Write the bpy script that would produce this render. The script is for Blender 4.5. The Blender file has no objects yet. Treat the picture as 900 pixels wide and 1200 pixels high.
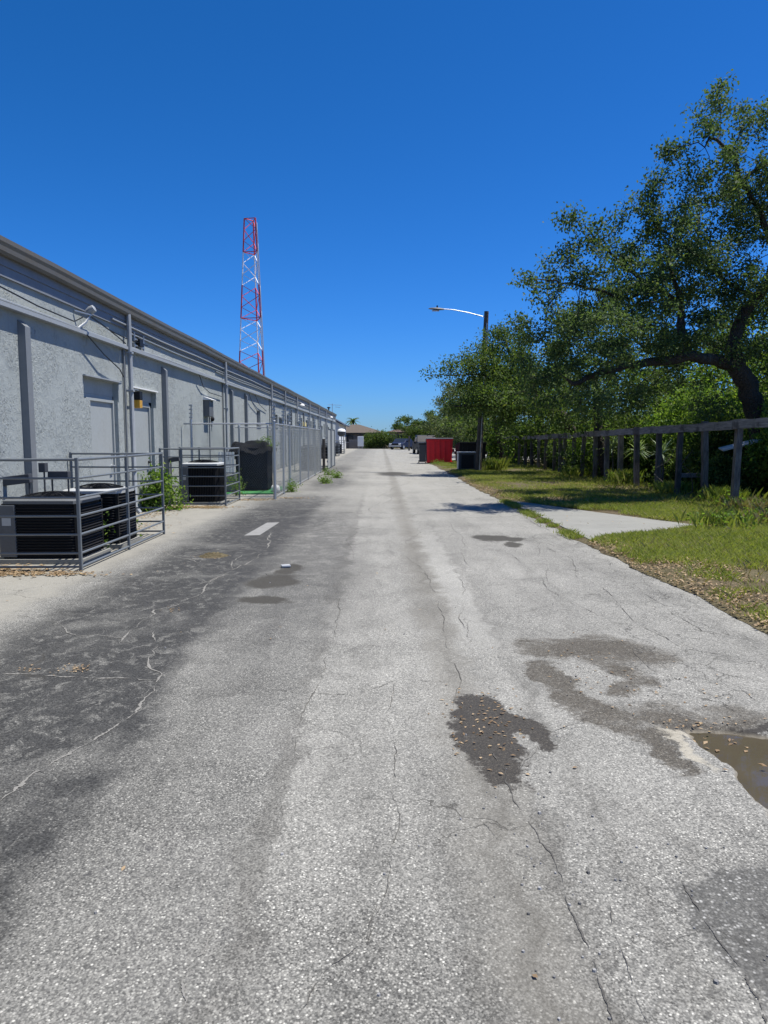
import bpy, bmesh, math, random
import numpy as np
from mathutils import Vector, Matrix

random.seed(7)
RNG = np.random.default_rng(11)
SC = bpy.context.scene
COL = SC.collection
R = math.radians

# ------------------------------------------------------------------ camera numbers
CAM_H, FPX, VPX, HY = 1.55, 840.0, 446.0, 513.0
PITCH = math.atan((600 - HY) / FPX)
YAW = math.atan((450 - VPX) / FPX)          # camera looks a little right of the alley axis


def P(px, py, d):
    """World point seen at photo pixel (900x1200) at distance d along the alley."""
    u, v = (px - 450) / FPX, (600 - py) / FPX
    fy = math.cos(PITCH) + v * math.sin(PITCH)
    fz = -math.sin(PITCH) + v * math.cos(PITCH)
    x = u * math.cos(YAW) + fy * math.sin(YAW)
    y = fy * math.cos(YAW) - u * math.sin(YAW)
    k = d / y
    return Vector((x * k, d, CAM_H + fz * k))


# ------------------------------------------------------------------ node helper
class G:
    def __init__(self, name, world=None):
        if world is None:
            self.mat = bpy.data.materials.new(name)
            self.mat.use_nodes = True
            self.nt = self.mat.node_tree
            self.nt.nodes.clear()
            self.out = self.nt.nodes.new('ShaderNodeOutputMaterial')
        else:
            self.nt = world.node_tree

    def n(self, t, **kw):
        nd = self.nt.nodes.new(t)
        for k, v in kw.items():
            setattr(nd, k, v)
        return nd

    def set(self, sock, v):
        if isinstance(v, bpy.types.NodeSocket):
            self.nt.links.new(v, sock)
        else:
            if sock.type == 'RGBA' and not hasattr(v, '__len__'):
                v = (v, v, v, 1)
            if sock.type == 'RGBA' and len(v) == 3:
                v = (*v, 1)
            sock.default_value = v

    def m(self, op, a, b=0.0, c=0.0, clamp=False):
        nd = self.n('ShaderNodeMath', operation=op, use_clamp=clamp)
        self.set(nd.inputs[0], a); self.set(nd.inputs[1], b); self.set(nd.inputs[2], c)
        return nd.outputs[0]

    def vm(self, op, a, b=(0, 0, 0), out=0):
        nd = self.n('ShaderNodeVectorMath', operation=op)
        self.set(nd.inputs[0], a); self.set(nd.inputs[1], b)
        return nd.outputs[out]

    def mix(self, f, a, b, blend='MIX'):
        nd = self.n('ShaderNodeMix', data_type='RGBA', blend_type=blend)
        self.set(nd.inputs[0], f); self.set(nd.inputs[6], a); self.set(nd.inputs[7], b)
        return nd.outputs[2]

    def noise(self, vec, scale, detail=3.0, rough=0.55, dist=0.0, out=0):
        nd = self.n('ShaderNodeTexNoise')
        self.set(nd.inputs['Vector'], vec)
        nd.inputs['Scale'].default_value = scale
        nd.inputs['Detail'].default_value = detail
        nd.inputs['Roughness'].default_value = rough
        nd.inputs['Distortion'].default_value = dist
        return nd.outputs[out]

    def voro(self, vec, scale, feature='F1', out='Distance', rnd=1.0):
        nd = self.n('ShaderNodeTexVoronoi', feature=feature)
        self.set(nd.inputs['Vector'], vec)
        nd.inputs['Scale'].default_value = scale
        nd.inputs['Randomness'].default_value = rnd
        return nd.outputs[out]

    def step(self, v, a, b, lo=0.0, hi=1.0):
        nd = self.n('ShaderNodeMapRange', interpolation_type='SMOOTHSTEP')
        self.set(nd.inputs[0], v)
        nd.inputs[1].default_value = a; nd.inputs[2].default_value = b
        nd.inputs[3].default_value = lo; nd.inputs[4].default_value = hi
        return nd.outputs[0]

    def ramp(self, f, stops):
        nd = self.n('ShaderNodeValToRGB')
        el = nd.color_ramp.elements
        while len(el) < len(stops):
            el.new(0.5)
        for e, (p, c) in zip(el, stops):
            e.position = p
            e.color = (*c, 1) if hasattr(c, '__len__') else (c, c, c, 1)
        self.set(nd.inputs[0], f)
        return nd.outputs[0]

    def ell(self, vec, cx, cy, rx, ry, rot=0.0, soft=0.12):
        nd = self.n('ShaderNodeMapping', vector_type='TEXTURE')
        self.set(nd.inputs[0], vec)
        nd.inputs[1].default_value = (cx, cy, 0)
        nd.inputs[2].default_value = (0, 0, R(rot))
        nd.inputs[3].default_value = (rx, ry, 1000.0)
        return self.step(self.vm('LENGTH', nd.outputs[0], out=1), 1 + soft, 1 - soft)

    def pos(self):
        return self.n('ShaderNodeNewGeometry').outputs['Position']

    def obj(self):
        return self.n('ShaderNodeTexCoord').outputs['Object']

    def island(self):
        return self.n('ShaderNodeNewGeometry').outputs['Random Per Island']

    def xyz(self, v):
        nd = self.n('ShaderNodeSeparateXYZ'); self.set(nd.inputs[0], v)
        return nd.outputs

    def bump(self, h, strength=0.5, dist=0.01, normal=None):
        nd = self.n('ShaderNodeBump')
        self.set(nd.inputs['Height'], h)
        nd.inputs['Strength'].default_value = strength
        nd.inputs['Distance'].default_value = dist
        if normal is not None:
            self.set(nd.inputs['Normal'], normal)
        return nd.outputs[0]

    def bsdf(self, color, rough=0.8, metal=0.0, spec=0.5, normal=None, emit=None, es=0.0):
        nd = self.n('ShaderNodeBsdfPrincipled')
        self.set(nd.inputs['Base Color'], color)
        self.set(nd.inputs['Roughness'], rough)
        self.set(nd.inputs['Metallic'], metal)
        nd.inputs['Specular IOR Level'].default_value = spec
        if normal is not None:
            self.set(nd.inputs['Normal'], normal)
        self.b = nd
        return nd.outputs[0]

    def done(self, sh):
        self.nt.links.new(sh, self.out.inputs[0])
        return self.mat


def paint(name, col, rough=0.55, metal=0.0, wear=0.25, scale=6.0, dirt=(0.09, 0.075, 0.055), spec=0.4):
    g = G(name)
    p = g.obj()
    f = g.step(g.noise(p, scale, 5, 0.65), 0.42, 0.75, 0, wear)
    c = g.mix(f, col, dirt)
    c = g.mix(g.noise(p, scale * 7, 2), c, tuple(v * 1.18 for v in col))
    h = g.noise(p, 60, 3)
    return g.done(g.bsdf(c, g.m('ADD', rough, g.m('MULTIPLY', f, 0.5)), metal, spec, g.bump(h, 0.12, 0.004)))


def leaf_mat(name, c0, c1, c2, trans=0.3, rough=0.6, spec=0.14):
    g = G(name)
    isl = g.island()
    c = g.ramp(isl, [(0.0, c0), (0.5, c1), (0.93, c2), (1.0, tuple(0.5 * (a + b) for a, b in zip(c2, (0.2, 0.16, 0.04))))])
    big = g.noise(g.pos(), 0.55, 2)
    c = g.mix(g.step(big, 0.35, 0.7), c, g.mix(0.45, c, c2))
    s = g.bsdf(c, rough, 0, spec)
    t = g.n('ShaderNodeBsdfTranslucent')
    g.set(t.inputs[0], g.mix(1.0, c, (1.25, 1.35, 0.55, 1), 'MULTIPLY'))
    mx = g.n('ShaderNodeMixShader')
    mx.inputs[0].default_value = trans
    g.nt.links.new(s, mx.inputs[1]); g.nt.links.new(t.outputs[0], mx.inputs[2])
    return g.done(mx.outputs[0])


# ------------------------------------------------------------------ mesh helper
class MB:
    def __init__(self):
        self.v, self.f = [], []

    def add(self, vs, fs):
        o = len(self.v)
        self.v += [tuple(p) for p in vs]
        self.f += [tuple(i + o for i in f) for f in fs]
        return self

    def box(self, x0, x1, y0, y1, z0, z1, M=None):
        vs = [Vector(p) for p in ((x0, y0, z0), (x1, y0, z0), (x1, y1, z0), (x0, y1, z0), (x0, y0, z1), (x1, y0, z1), (x1, y1, z1), (x0, y1, z1))]
        if M is not None:
            vs = [M @ p for p in vs]
        return self.add(vs, [(0, 3, 2, 1), (4, 5, 6, 7), (0, 1, 5, 4), (1, 2, 6, 5), (2, 3, 7, 6), (3, 0, 4, 7)])

    def bbox(self, x0, x1, y0, y1, z0, z1, b=0.01, M=None):
        """box with bevelled edges"""
        bm = bmesh.new()
        bmesh.ops.create_cube(bm, size=1)
        for q in bm.verts:
            q.co = ((x0 + x1) / 2 + q.co.x * (x1 - x0), (y0 + y1) / 2 + q.co.y * (y1 - y0), (z0 + z1) / 2 + q.co.z * (z1 - z0))
        bmesh.ops.bevel(bm, geom=list(bm.edges), offset=b, segments=2, affect='EDGES', profile=0.6)
        bm.verts.index_update()
        vs = [q.co.copy() for q in bm.verts]
        if M is not None:
            vs = [M @ q for q in vs]
        self.add(vs, [tuple(q.index for q in f.verts) for f in bm.faces])
        bm.free()
        return self

    def tube(self, pts, r, n=8, caps=True):
        pts = [Vector(p) for p in pts]
        rs = r if hasattr(r, '__len__') else [r] * len(pts)
        o = len(self.v)
        up = None
        for i, p in enumerate(pts):
            if i == 0:
                t = pts[1] - p
            elif i == len(pts) - 1:
                t = p - pts[i - 1]
            else:
                t = (pts[i + 1] - p).normalized() + (p - pts[i - 1]).normalized()
            t.normalize()
            if up is None:
                up = Vector((0, 0, 1)) if abs(t.z) < 0.9 else Vector((1, 0, 0))
            a = t.cross(up)
            if a.length < 1e-5:
                a = t.orthogonal()
            a.normalize()
            b = a.cross(t)
            up = b
            for k in range(n):
                th = 2 * math.pi * (k + 0.5) / n
                q = p + (a * math.cos(th) + b * math.sin(th)) * rs[i]
                self.v.append((q.x, q.y, q.z))
        for i in range(len(pts) - 1):
            for k in range(n):
                k2 = (k + 1) % n
                self.f.append((o + i * n + k, o + (i + 1) * n + k, o + (i + 1) * n + k2, o + i * n + k2))
        if caps:
            self.f.append(tuple(o + k for k in range(n)))
            e = o + (len(pts) - 1) * n
            self.f.append(tuple(e + n - 1 - k for k in range(n)))
        return self

    def lathe(self, prof, n=20, M=None):
        o = len(self.v)
        for r, z in prof:
            for k in range(n):
                th = 2 * math.pi * k / n
                p = Vector((r * math.cos(th), r * math.sin(th), z))
                if M is not None:
                    p = M @ p
                self.v.append(tuple(p))
        for i in range(len(prof) - 1):
            for k in range(n):
                k2 = (k + 1) % n
                self.f.append((o + i * n + k, o + i * n + k2, o + (i + 1) * n + k2, o + (i + 1) * n + k))
        self.f.append(tuple(o + n - 1 - k for k in range(n)))
        e = o + (len(prof) - 1) * n
        self.f.append(tuple(e + k for k in range(n)))
        return self

    def prism(self, poly, z0, z1, M=None):
        """extrude a 2-D polygon (x, y) from z0 to z1"""
        n = len(poly)
        vs = [Vector((x, y, z0)) for x, y in poly] + [Vector((x, y, z1)) for x, y in poly]
        if M is not None:
            vs = [M @ p for p in vs]
        fs = [tuple(range(n - 1, -1, -1)), tuple(range(n, 2 * n))]
        fs += [(i, (i + 1) % n, n + (i + 1) % n, n + i) for i in range(n)]
        return self.add(vs, fs)

    def build(self, name, mat, parent=None, smooth=False, normals=True):
        me = bpy.data.meshes.new(name)
        me.from_pydata(self.v, [], self.f)
        me.materials.append(mat)
        if normals:
            bm = bmesh.new(); bm.from_mesh(me)
            bmesh.ops.recalc_face_normals(bm, faces=bm.faces)
            bm.to_mesh(me); bm.free()
        if smooth:
            me.polygons.foreach_set('use_smooth', [True] * len(me.polygons))
            if smooth != 'all':
                me.set_sharp_from_angle(angle=R(38))
        o = bpy.data.objects.new(name, me)
        COL.objects.link(o)
        if parent is not None:
            o.parent = parent
        return o


def np_mesh(name, verts, k, mat, parent=None, smooth=False):
    """mesh of separate k-gons from an array (n*k, 3)"""
    n = len(verts) // k
    me = bpy.data.meshes.new(name)
    me.vertices.add(n * k); me.vertices.foreach_set('co', np.ascontiguousarray(verts, np.float32).ravel())
    me.loops.add(n * k); me.loops.foreach_set('vertex_index', np.arange(n * k, dtype=np.int32))
    me.polygons.add(n); me.polygons.foreach_set('loop_start', np.arange(0, n * k, k, dtype=np.int32))
    me.update(calc_edges=True); me.validate()
    me.materials.append(mat)
    o = bpy.data.objects.new(name, me)
    COL.objects.link(o)
    if parent is not None:
        o.parent = parent
    return o


def thing(name, label, cat, loc=(0, 0, 0), rz=0.0, group=None):
    o = bpy.data.objects.new(name, None)
    o.empty_display_size = 0.2
    COL.objects.link(o)
    o.location = loc; o.rotation_euler = (0, 0, rz)
    tag(o, label, cat, group)
    return o


def tag(o, label=None, cat=None, group=None, kind=None):
    if label: o['label'] = label
    if cat: o['category'] = cat
    if group: o['group'] = group
    if kind: o['kind'] = kind
    return o


def dup(root, loc, rz, label, scale=None):
    r = root.copy(); COL.objects.link(r)
    r.location = loc; r.rotation_euler = (0, 0, rz); r['label'] = label
    if scale: r.scale = scale
    for ch in list(root.children):
        c = ch.copy(); COL.objects.link(c); c.parent = r
        for s in list(ch.children):
            d = s.copy(); COL.objects.link(d); d.parent = c
    return r


# ------------------------------------------------------------------ materials
M = {}


def make_asphalt():
    g = G('asphalt_aggregate')
    p = g.pos()
    x, y, z = g.xyz(p)
    wc = g.noise(p, 2.2, 4, 0.6, out=1)
    w1 = g.vm('ADD', p, g.vm('MULTIPLY', g.vm('SUBTRACT', wc, (0.5, 0.5, 0.5)), (0.42, 0.6, 0)))
    fc = g.noise(p, 11, 4, 0.65, out=1)
    w2 = g.vm('ADD', w1, g.vm('MULTIPLY', g.vm('SUBTRACT', fc, (0.5, 0.5, 0.5)), (0.12, 0.16, 0)))
    wx, wy, wz = g.xyz(w2)
    gr = g.noise(p, 34, 4, 0.8, out=1)
    w3 = g.vm('ADD', w1, g.vm('MULTIPLY', g.vm('SUBTRACT', g.noise(p, 5, 5, 0.7, out=1), (0.5, 0.5, 0.5)), (0.18, 0.18, 0)))
    w4 = g.vm('ADD', w2, g.vm('MULTIPLY', g.vm('SUBTRACT', gr, (0.5, 0.5, 0.5)), (0.16, 0.2, 0)))
    # aggregate stones
    vor = g.n('ShaderNodeTexVoronoi'); g.set(vor.inputs['Vector'], p); vor.inputs['Scale'].default_value = 118
    vor2 = g.n('ShaderNodeTexVoronoi'); g.set(vor2.inputs['Vector'], p); vor2.inputs['Scale'].default_value = 170
    st = g.m('FRACT', g.m('MULTIPLY', g.xyz(vor.outputs['Color'])[0], 7.31))
    st2 = g.xyz(vor2.outputs['Color'])[1]
    gap = g.step(vor.outputs['Distance'], 0.25, 0.62)
    stone = g.ramp(st, [(0.0, (0.04, 0.04, 0.04)), (0.2, (0.09, 0.089, 0.087)), (0.4, (0.215, 0.212, 0.203)), (0.8, (0.32, 0.315, 0.30)), (0.94, (0.42, 0.415, 0.395)), (1.0, (0.62, 0.61, 0.58))])
    small = g.ramp(st2, [(0.0, (0.06, 0.06, 0.06)), (0.5, (0.2, 0.199, 0.192)), (1.0, (0.46, 0.45, 0.43))])
    agg = g.mix(g.m('MULTIPLY', gap, 0.9), stone, g.mix(0.55, small, (0.05, 0.05, 0.05, 1)))
    fines = g.mix(0.55, g.ramp(g.noise(p, 110, 3, 0.8), [(0.3, (0.11, 0.109, 0.105)), (0.7, (0.40, 0.395, 0.382))]), g.mix(g.m('MULTIPLY', gap, 0.6), stone, small))
    # worn smooth strips (wheel paths, patched trench) against open coarse texture
    med = g.noise(w1, 0.9, 5, 0.6)
    rough_zone = g.step(wx, -0.35, -0.55)                       # left of the paving seam the surface is more open
    rough_zone = g.m('MAXIMUM', rough_zone, g.step(wy, 3.4, 1.9))
    coarse = g.m('ADD', g.m('MULTIPLY', rough_zone, 0.45), g.step(med, 0.35, 0.7, 0.2, 0.7), clamp=True)
    col = g.mix(coarse, fines, agg)
    sp = g.noise(p, 38, 3, 0.7)
    col = g.mix(1.0, col, g.ramp(sp, [(0.3, 0.86), (0.7, 1.12)]), 'MULTIPLY')
    # broad tone of the old paving
    col = g.mix(1.0, col, g.ramp(g.noise(p, 0.35, 4, 0.6), [(0.3, 0.80), (0.7, 1.12)]), 'MULTIPLY')
    lanes = g.noise(g.vm('MULTIPLY', w1, (1.6, 0.11, 1)), 1.7, 5, 0.68)
    col = g.mix(1.0, col, g.ramp(lanes, [(0.32, 0.82), (0.5, 1.06), (0.68, 1.2)]), 'MULTIPLY')
    patch = g.noise(w2, 1.7, 5, 0.72)
    col = g.mix(1.0, col, g.ramp(patch, [(0.30, 0.74), (0.45, 1.04), (0.7, 1.14)]), 'MULTIPLY')
    col = g.mix(g.m('MULTIPLY', g.step(wx, -0.35, -0.6), 0.14), col, (0.06, 0.062, 0.066, 1))
    # fading of the far part: bleached, dusty
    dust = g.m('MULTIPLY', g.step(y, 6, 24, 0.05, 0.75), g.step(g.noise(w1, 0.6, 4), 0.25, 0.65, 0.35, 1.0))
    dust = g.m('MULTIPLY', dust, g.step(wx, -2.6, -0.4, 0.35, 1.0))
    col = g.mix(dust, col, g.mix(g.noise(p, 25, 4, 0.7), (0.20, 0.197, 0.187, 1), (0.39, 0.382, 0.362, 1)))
    grv = g.n('ShaderNodeCombineXYZ'); g.set(grv.inputs[0], g.m('MULTIPLY', wx, 1.0)); g.set(grv.inputs[1], g.m('MULTIPLY', wy, 0.35))
    gn = g.step(g.noise(grv.outputs[0], 3.2, 5, 0.75), 0.36, 0.56)
    def groove(xc, hw, ya, yb, amt):
        d_ = g.m('ABSOLUTE', g.m('SUBTRACT', wx, xc))
        k_ = g.m('MULTIPLY', g.step(d_, hw, hw * 0.15), g.m('MULTIPLY', gn, amt))
        return g.m('MULTIPLY', k_, g.step(wy, yb, ya))
    gv = g.m('MAXIMUM', groove(0.64, 0.085, 3.0, 4.2, 0.75), groove(0.24, 0.10, 2.6, 3.6, 0.5))
    gv = g.m('MAXIMUM', gv, g.m('MAXIMUM', groove(-0.46, 0.09, 13, 24, 0.5), groove(0.47, 0.05, 14, 26, 0.6)))
    gv = g.m('MAXIMUM', gv, g.m('MAXIMUM', groove(0.9, 0.05, 10, 16, 0.4), groove(1.15, 0.05, 2.4, 3.2, 0.4)))
    col = g.mix(gv, col, g.mix(st2, (0.04, 0.039, 0.037, 1), (0.16, 0.155, 0.147, 1)))
    # bright trench patch strip
    tr = g.m('MULTIPLY', g.m('MULTIPLY', g.step(wx, 0.54, 0.60), g.step(wx, 0.95, 0.86)), g.m('MULTIPLY', g.step(wy, 4.9, 5.6), g.step(wy, 13, 8.0)))
    col = g.mix(g.m('MULTIPLY', tr, 0.3), col, (0.38, 0.377, 0.365, 1))
    # wheel-polished darker lane inside
    wl = g.m('MULTIPLY', g.step(wx, 0.22, 0.42), g.step(wx, 0.66, 0.54))
    col = g.mix(g.m('MULTIPLY', wl, g.step(g.noise(p, 0.8, 3), 0.3, 0.6, 0.25, 0.6)), col, g.mix(g.noise(p, 80, 4, 0.75), (0.09, 0.085, 0.077, 1), (0.22, 0.21, 0.19, 1)))
    # pale dusty concrete strip by the wall
    wallstrip = g.m('MULTIPLY', g.step(wx, -3.05, -3.45), g.step(g.noise(w2, 1.6, 5, 0.65), 0.22, 0.6, 0.45, 1.0))
    sand = g.mix(g.noise(p, 30, 5, 0.7), (0.19, 0.184, 0.168, 1), (0.37, 0.358, 0.33, 1))
    col = g.mix(g.m('MULTIPLY', wallstrip, 0.85), col, sand)
    # dark seal coat, broken by pale abrasion
    bx = g.m('SUBTRACT', wx, g.step(wy, 5.0, 3.2, 0.0, 0.22))
    band = g.m('MULTIPLY', g.step(bx, -1.26, -1.54), g.step(wx, -3.15, -2.6))
    band = g.m('MULTIPLY', band, g.step(wy, 18.5, 15.0, 0.12, 1.0))
    ab = g.noise(g.vm('MULTIPLY', w2, (1.0, 0.75, 1)), 9, 5, 0.75, 0.6)
    ab = g.m('MAXIMUM', g.step(ab, 0.50, 0.62), g.step(g.noise(w1, 1.1, 3), 0.5, 0.7))
    seal = g.m('MULTIPLY', band, g.m('SUBTRACT', 1.0, g.m('MULTIPLY', ab, 0.64)))
    col = g.mix(g.m('MULTIPLY', seal, 0.93), col, g.mix(st, (0.018, 0.0185, 0.02, 1), (0.055, 0.056, 0.058, 1)))
    # other dark tar patches near the fence
    tp = g.m('MAXIMUM', g.ell(w1, -1.95, 17.2, 0.75, 2.1, 0, 0.5), g.ell(w1, -1.7, 25, 0.7, 3.2, 0, 0.5))
    tp = g.m('MAXIMUM', tp, g.ell(w1, -1.6, 12.6, 0.75, 2.3, -8, 0.6))
    tp = g.m('MAXIMUM', tp, g.ell(w1, -2.2, 36, 0.8, 4.0, 0, 0.5))
    tp = g.m('MAXIMUM', tp, g.m('MULTIPLY', g.ell(w1, -1.25, 10.5, 0.85, 5.2, 4, 0.5), 0.75))
    tp = g.m('MULTIPLY', tp, g.step(g.noise(w2, 5, 4, 0.7), 0.3, 0.6, 0.2, 0.9))
    col = g.mix(g.m('MULTIPLY', tp, 0.8), col, (0.05, 0.05, 0.053, 1))
    # oil spots in the foreground
    os_ = g.m('MULTIPLY', g.m('MULTIPLY', g.step(g.noise(w2, 6.0, 4, 0.6), 0.66, 0.71), g.step(x, -0.3, -0.75)), g.step(y, 3.3, 2.6))
    col = g.mix(g.m('MULTIPLY', os_, 0.7), col, (0.045, 0.045, 0.05, 1))
    # damp stains (dirt of their own shape)
    def union(*l):
        r = l[0]
        for q in l[1:]:
            r = g.m('MAXIMUM', r, q)
        return r
    damp = union(g.ell(w4, 1.32, 5.15, 0.30, 0.24, -15, 0.25), g.ell(w4, 1.66, 5.2, 0.26, 0.34, 20, 0.25), g.ell(w4, 1.86, 5.0, 0.24, 0.28, 0, 0.4),
                 g.ell(w4, 1.60, 4.72, 0.12, 0.42, 18, 0.25), g.ell(w4, 1.52, 4.35, 0.09, 0.20, -20, 0.25),
                 g.ell(w4, 1.10, 4.55, 0.13, 0.34, 8, 0.2), g.ell(w4, 1.16, 4.12, 0.15, 0.30, 14, 0.2),
                 g.ell(w4, 1.30, 3.78, 0.17, 0.26, 24, 0.25), g.ell(w4, 1.46, 3.72, 0.18, 0.22, 0, 0.3), g.ell(w4, 1.75, 3.86, 0.42, 0.16, 0, 0.45), g.ell(w4, 1.43, 3.42, 0.07, 0.24, 0, 0.3))
    damp = g.m('MULTIPLY', damp, g.m('MULTIPLY', g.step(g.noise(w4, 3.6, 5, 0.75), 0.30, 0.52, 0.25, 1.0), g.step(g.noise(p, 42, 4, 0.8), 0.30, 0.5, 0.45, 1.0)))
    dampc = g.mix(g.noise(p, 70, 4, 0.75), (0.022, 0.02, 0.018, 1), (0.135, 0.122, 0.106, 1))
    dampc = g.mix(0.6, dampc, g.mix(1.0, agg, (0.46, 0.42, 0.37, 1), 'MULTIPLY'))
    col = g.mix(g.m('MULTIPLY', damp, 0.95), col, dampc)
    small_st = union(g.ell(w4, 1.75, 11.05, 0.30, 0.36, 0, 0.15), g.ell(w4, 2.02, 10.95, 0.22, 0.24, 0, 0.2), g.ell(w4, 1.95, 10.4, 0.12, 0.25, 0, 0.2),
                     g.ell(w4, -1.16, 7.7, 0.26, 0.42, 0, 0.3), g.ell(w4, -1.08, 8.4, 0.13, 0.34, 0, 0.3),
                     g.ell(w4, -1.14, 6.78, 0.24, 0.2, 0, 0.2), g.ell(w4, 0.55, 31, 0.7, 1.6, 0, 0.4))
    col = g.mix(g.m('MULTIPLY', small_st, 0.92), col, g.mix(g.noise(p, 50, 3, 0.7), (0.022, 0.021, 0.019, 1), (0.075, 0.07, 0.062, 1)))
    wet = union(g.ell(w4, 0.575, 3.88, 0.16, 0.34, -8, 0.1), g.ell(w4, 0.50, 3.52, 0.15, 0.30, 0, 0.1), g.ell(w4, 0.55, 3.24, 0.09, 0.20, 0, 0.12), g.ell(w4, 0.74, 3.80, 0.13, 0.19, 30, 0.12), g.ell(w4, 0.80, 3.56, 0.07, 0.16, 0, 0.2))
    wet = g.m('MULTIPLY', wet, g.m('SUBTRACT', 1.0, g.ell(w4, 0.70, 3.60, 0.035, 0.08, 20, 0.25)))
    wet = g.m('MULTIPLY', wet, g.step(g.noise(w4, 6, 5, 0.8), 0.28, 0.42, 0.45, 1.0))
    wetc = g.mix(g.noise(p, 55, 4, 0.75), (0.012, 0.011, 0.010, 1), (0.085, 0.075, 0.064, 1))
    wetc = g.mix(0.55, wetc, g.mix(1.0, agg, (0.24, 0.215, 0.185, 1), 'MULTIPLY'))
    col = g.mix(g.m('MULTIPLY', wet, 0.96), col, wetc)
    # coarse dark patch in the bottom right corner
    cp = g.m('MULTIPLY', g.step(wx, 1.0, 1.06), g.step(wy, 2.46, 2.38))
    v3 = g.n('ShaderNodeTexVoronoi'); g.set(v3.inputs['Vector'], p); v3.inputs['Scale'].default_value = 78
    cc = g.ramp(g.xyz(v3.outputs['Color'])[0], [(0, 0.045), (0.55, 0.13), (0.85, 0.26), (1, 0.5)])
    cc = g.mix(g.step(v3.outputs['Distance'], 0.2, 0.6), cc, (0.06, 0.06, 0.06, 1))
    col = g.mix(g.m('MULTIPLY', cp, 0.72), col, cc)
    # fine crazing
    cr = g.n('ShaderNodeTexVoronoi', feature='DISTANCE_TO_EDGE')
    g.set(cr.inputs['Vector'], w3); cr.inputs['Scale'].default_value = 1.35
    crk = g.m('MULTIPLY', g.step(cr.outputs['Distance'], 0.0055, 0.0015), g.step(g.noise(p, 0.5, 3), 0.48, 0.62))
    cr2 = g.n('ShaderNodeTexVoronoi', feature='DISTANCE_TO_EDGE')
    g.set(cr2.inputs['Vector'], w3); cr2.inputs['Scale'].default_value = 3.4
    crk2 = g.m('MULTIPLY', g.step(cr2.outputs['Distance'], 0.014, 0.004), g.m('MULTIPLY', g.step(g.noise(p, 0.8, 3), 0.42, 0.56), g.step(wx, 0.9, 1.9)))
    crk = g.m('MAXIMUM', crk, crk2)
    col = g.mix(g.m('MULTIPLY', crk, 0.7), col, (0.045, 0.043, 0.04, 1))
    col = g.mix(1.0, col, (0.955, 0.95, 0.90, 1), 'MULTIPLY')
    # pale crumbled rim and dark wet lip round the pothole
    rim = g.m('MAXIMUM', g.ell(w4, 1.62, 3.63, 0.13, 0.045, -8, 0.4), g.ell(w4, 1.56, 3.45, 0.035, 0.2, 0, 0.4))
    col = g.mix(g.m('MULTIPLY', rim, 0.85), col, g.mix(g.noise(p, 60, 3, 0.7), (0.24, 0.22, 0.17, 1), (0.46, 0.43, 0.36, 1)))
    lip = g.ell(w4, 2.0, 3.71, 0.38, 0.06, 0, 0.4)
    col = g.mix(g.m('MULTIPLY', lip, 0.9), col, (0.028, 0.025, 0.022, 1))
    # soil under the puddle and on the pothole walls
    mud = g.step(z, -0.004, -0.022)
    col = g.mix(mud, col, g.mix(g.noise(p, 40, 4, 0.7), (0.08, 0.068, 0.05, 1), (0.26, 0.235, 0.185, 1)))
    h = g.m('ADD', g.m('MULTIPLY', g.m('SUBTRACT', 1.0, vor.outputs['Distance']), g.m('ADD', g.m('MULTIPLY', coarse, 0.8), 0.15)), g.m('MULTIPLY', g.noise(p, 190, 2), 0.35))
    h = g.m('ADD', h, g.m('MULTIPLY', crk, -1.2))
    rough = g.m('SUBTRACT', 0.93, g.m('MULTIPLY', wet, 0.3))
    return g.done(g.bsdf(col, rough, 0, 0.3, g.bump(h, 0.6, 0.0045)))


def make_stucco():
    g = G('trowelled_stucco_paint')
    p = g.pos()
    d = g.vm('ADD', p, g.vm('MULTIPLY', g.noise(p, 3.0, 3, 0.6, out=1), (0.2, 0.2, 0.2)))
    a = g.noise(g.vm('MULTIPLY', d, (1, 1.0, 0.75)), 11, 5, 0.7, 0.3)
    ridge = g.step(a, 0.44, 0.60)
    flecks = g.step(g.noise(g.vm('MULTIPLY', d, (1, 1.5, 0.7)), 22, 3, 0.7), 0.56, 0.68)
    flecks = g.m('MULTIPLY', flecks, g.step(g.noise(p, 2.2, 3, 0.6), 0.4, 0.6, 0.2, 1.0))
    h = g.m('ADD', g.m('MULTIPLY', ridge, 0.34), g.m('ADD', g.m('MULTIPLY', flecks, -1.1), g.m('MULTIPLY', g.noise(p, 48, 4, 0.75), 0.55)))
    h = g.m('MULTIPLY', h, g.step(g.noise(p, 1.5, 3, 0.55), 0.36, 0.62, 0.28, 1.0))
    tone = g.noise(p, 0.7, 4, 0.6)
    c = g.mix(tone, (0.305, 0.334, 0.326, 1), (0.38, 0.41, 0.398, 1))
    streak = g.noise(g.vm('MULTIPLY', p, (1, 3.0, 0.25)), 1.6, 5, 0.7)
    c = g.mix(g.step(streak, 0.52, 0.75, 0, 0.35), c, (0.23, 0.24, 0.242, 1))
    zz = g.xyz(p)[2]
    low = g.m('MULTIPLY', g.step(zz, 0.55, 0.0), g.step(g.noise(p, 2.5, 4, 0.7), 0.3, 0.6, 0.2, 0.8))
    c = g.mix(low, c, (0.22, 0.2, 0.17, 1))
    return g.done(g.bsdf(c, 0.85, 0, 0.3, g.bump(h, 0.85, 0.02)))


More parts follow.
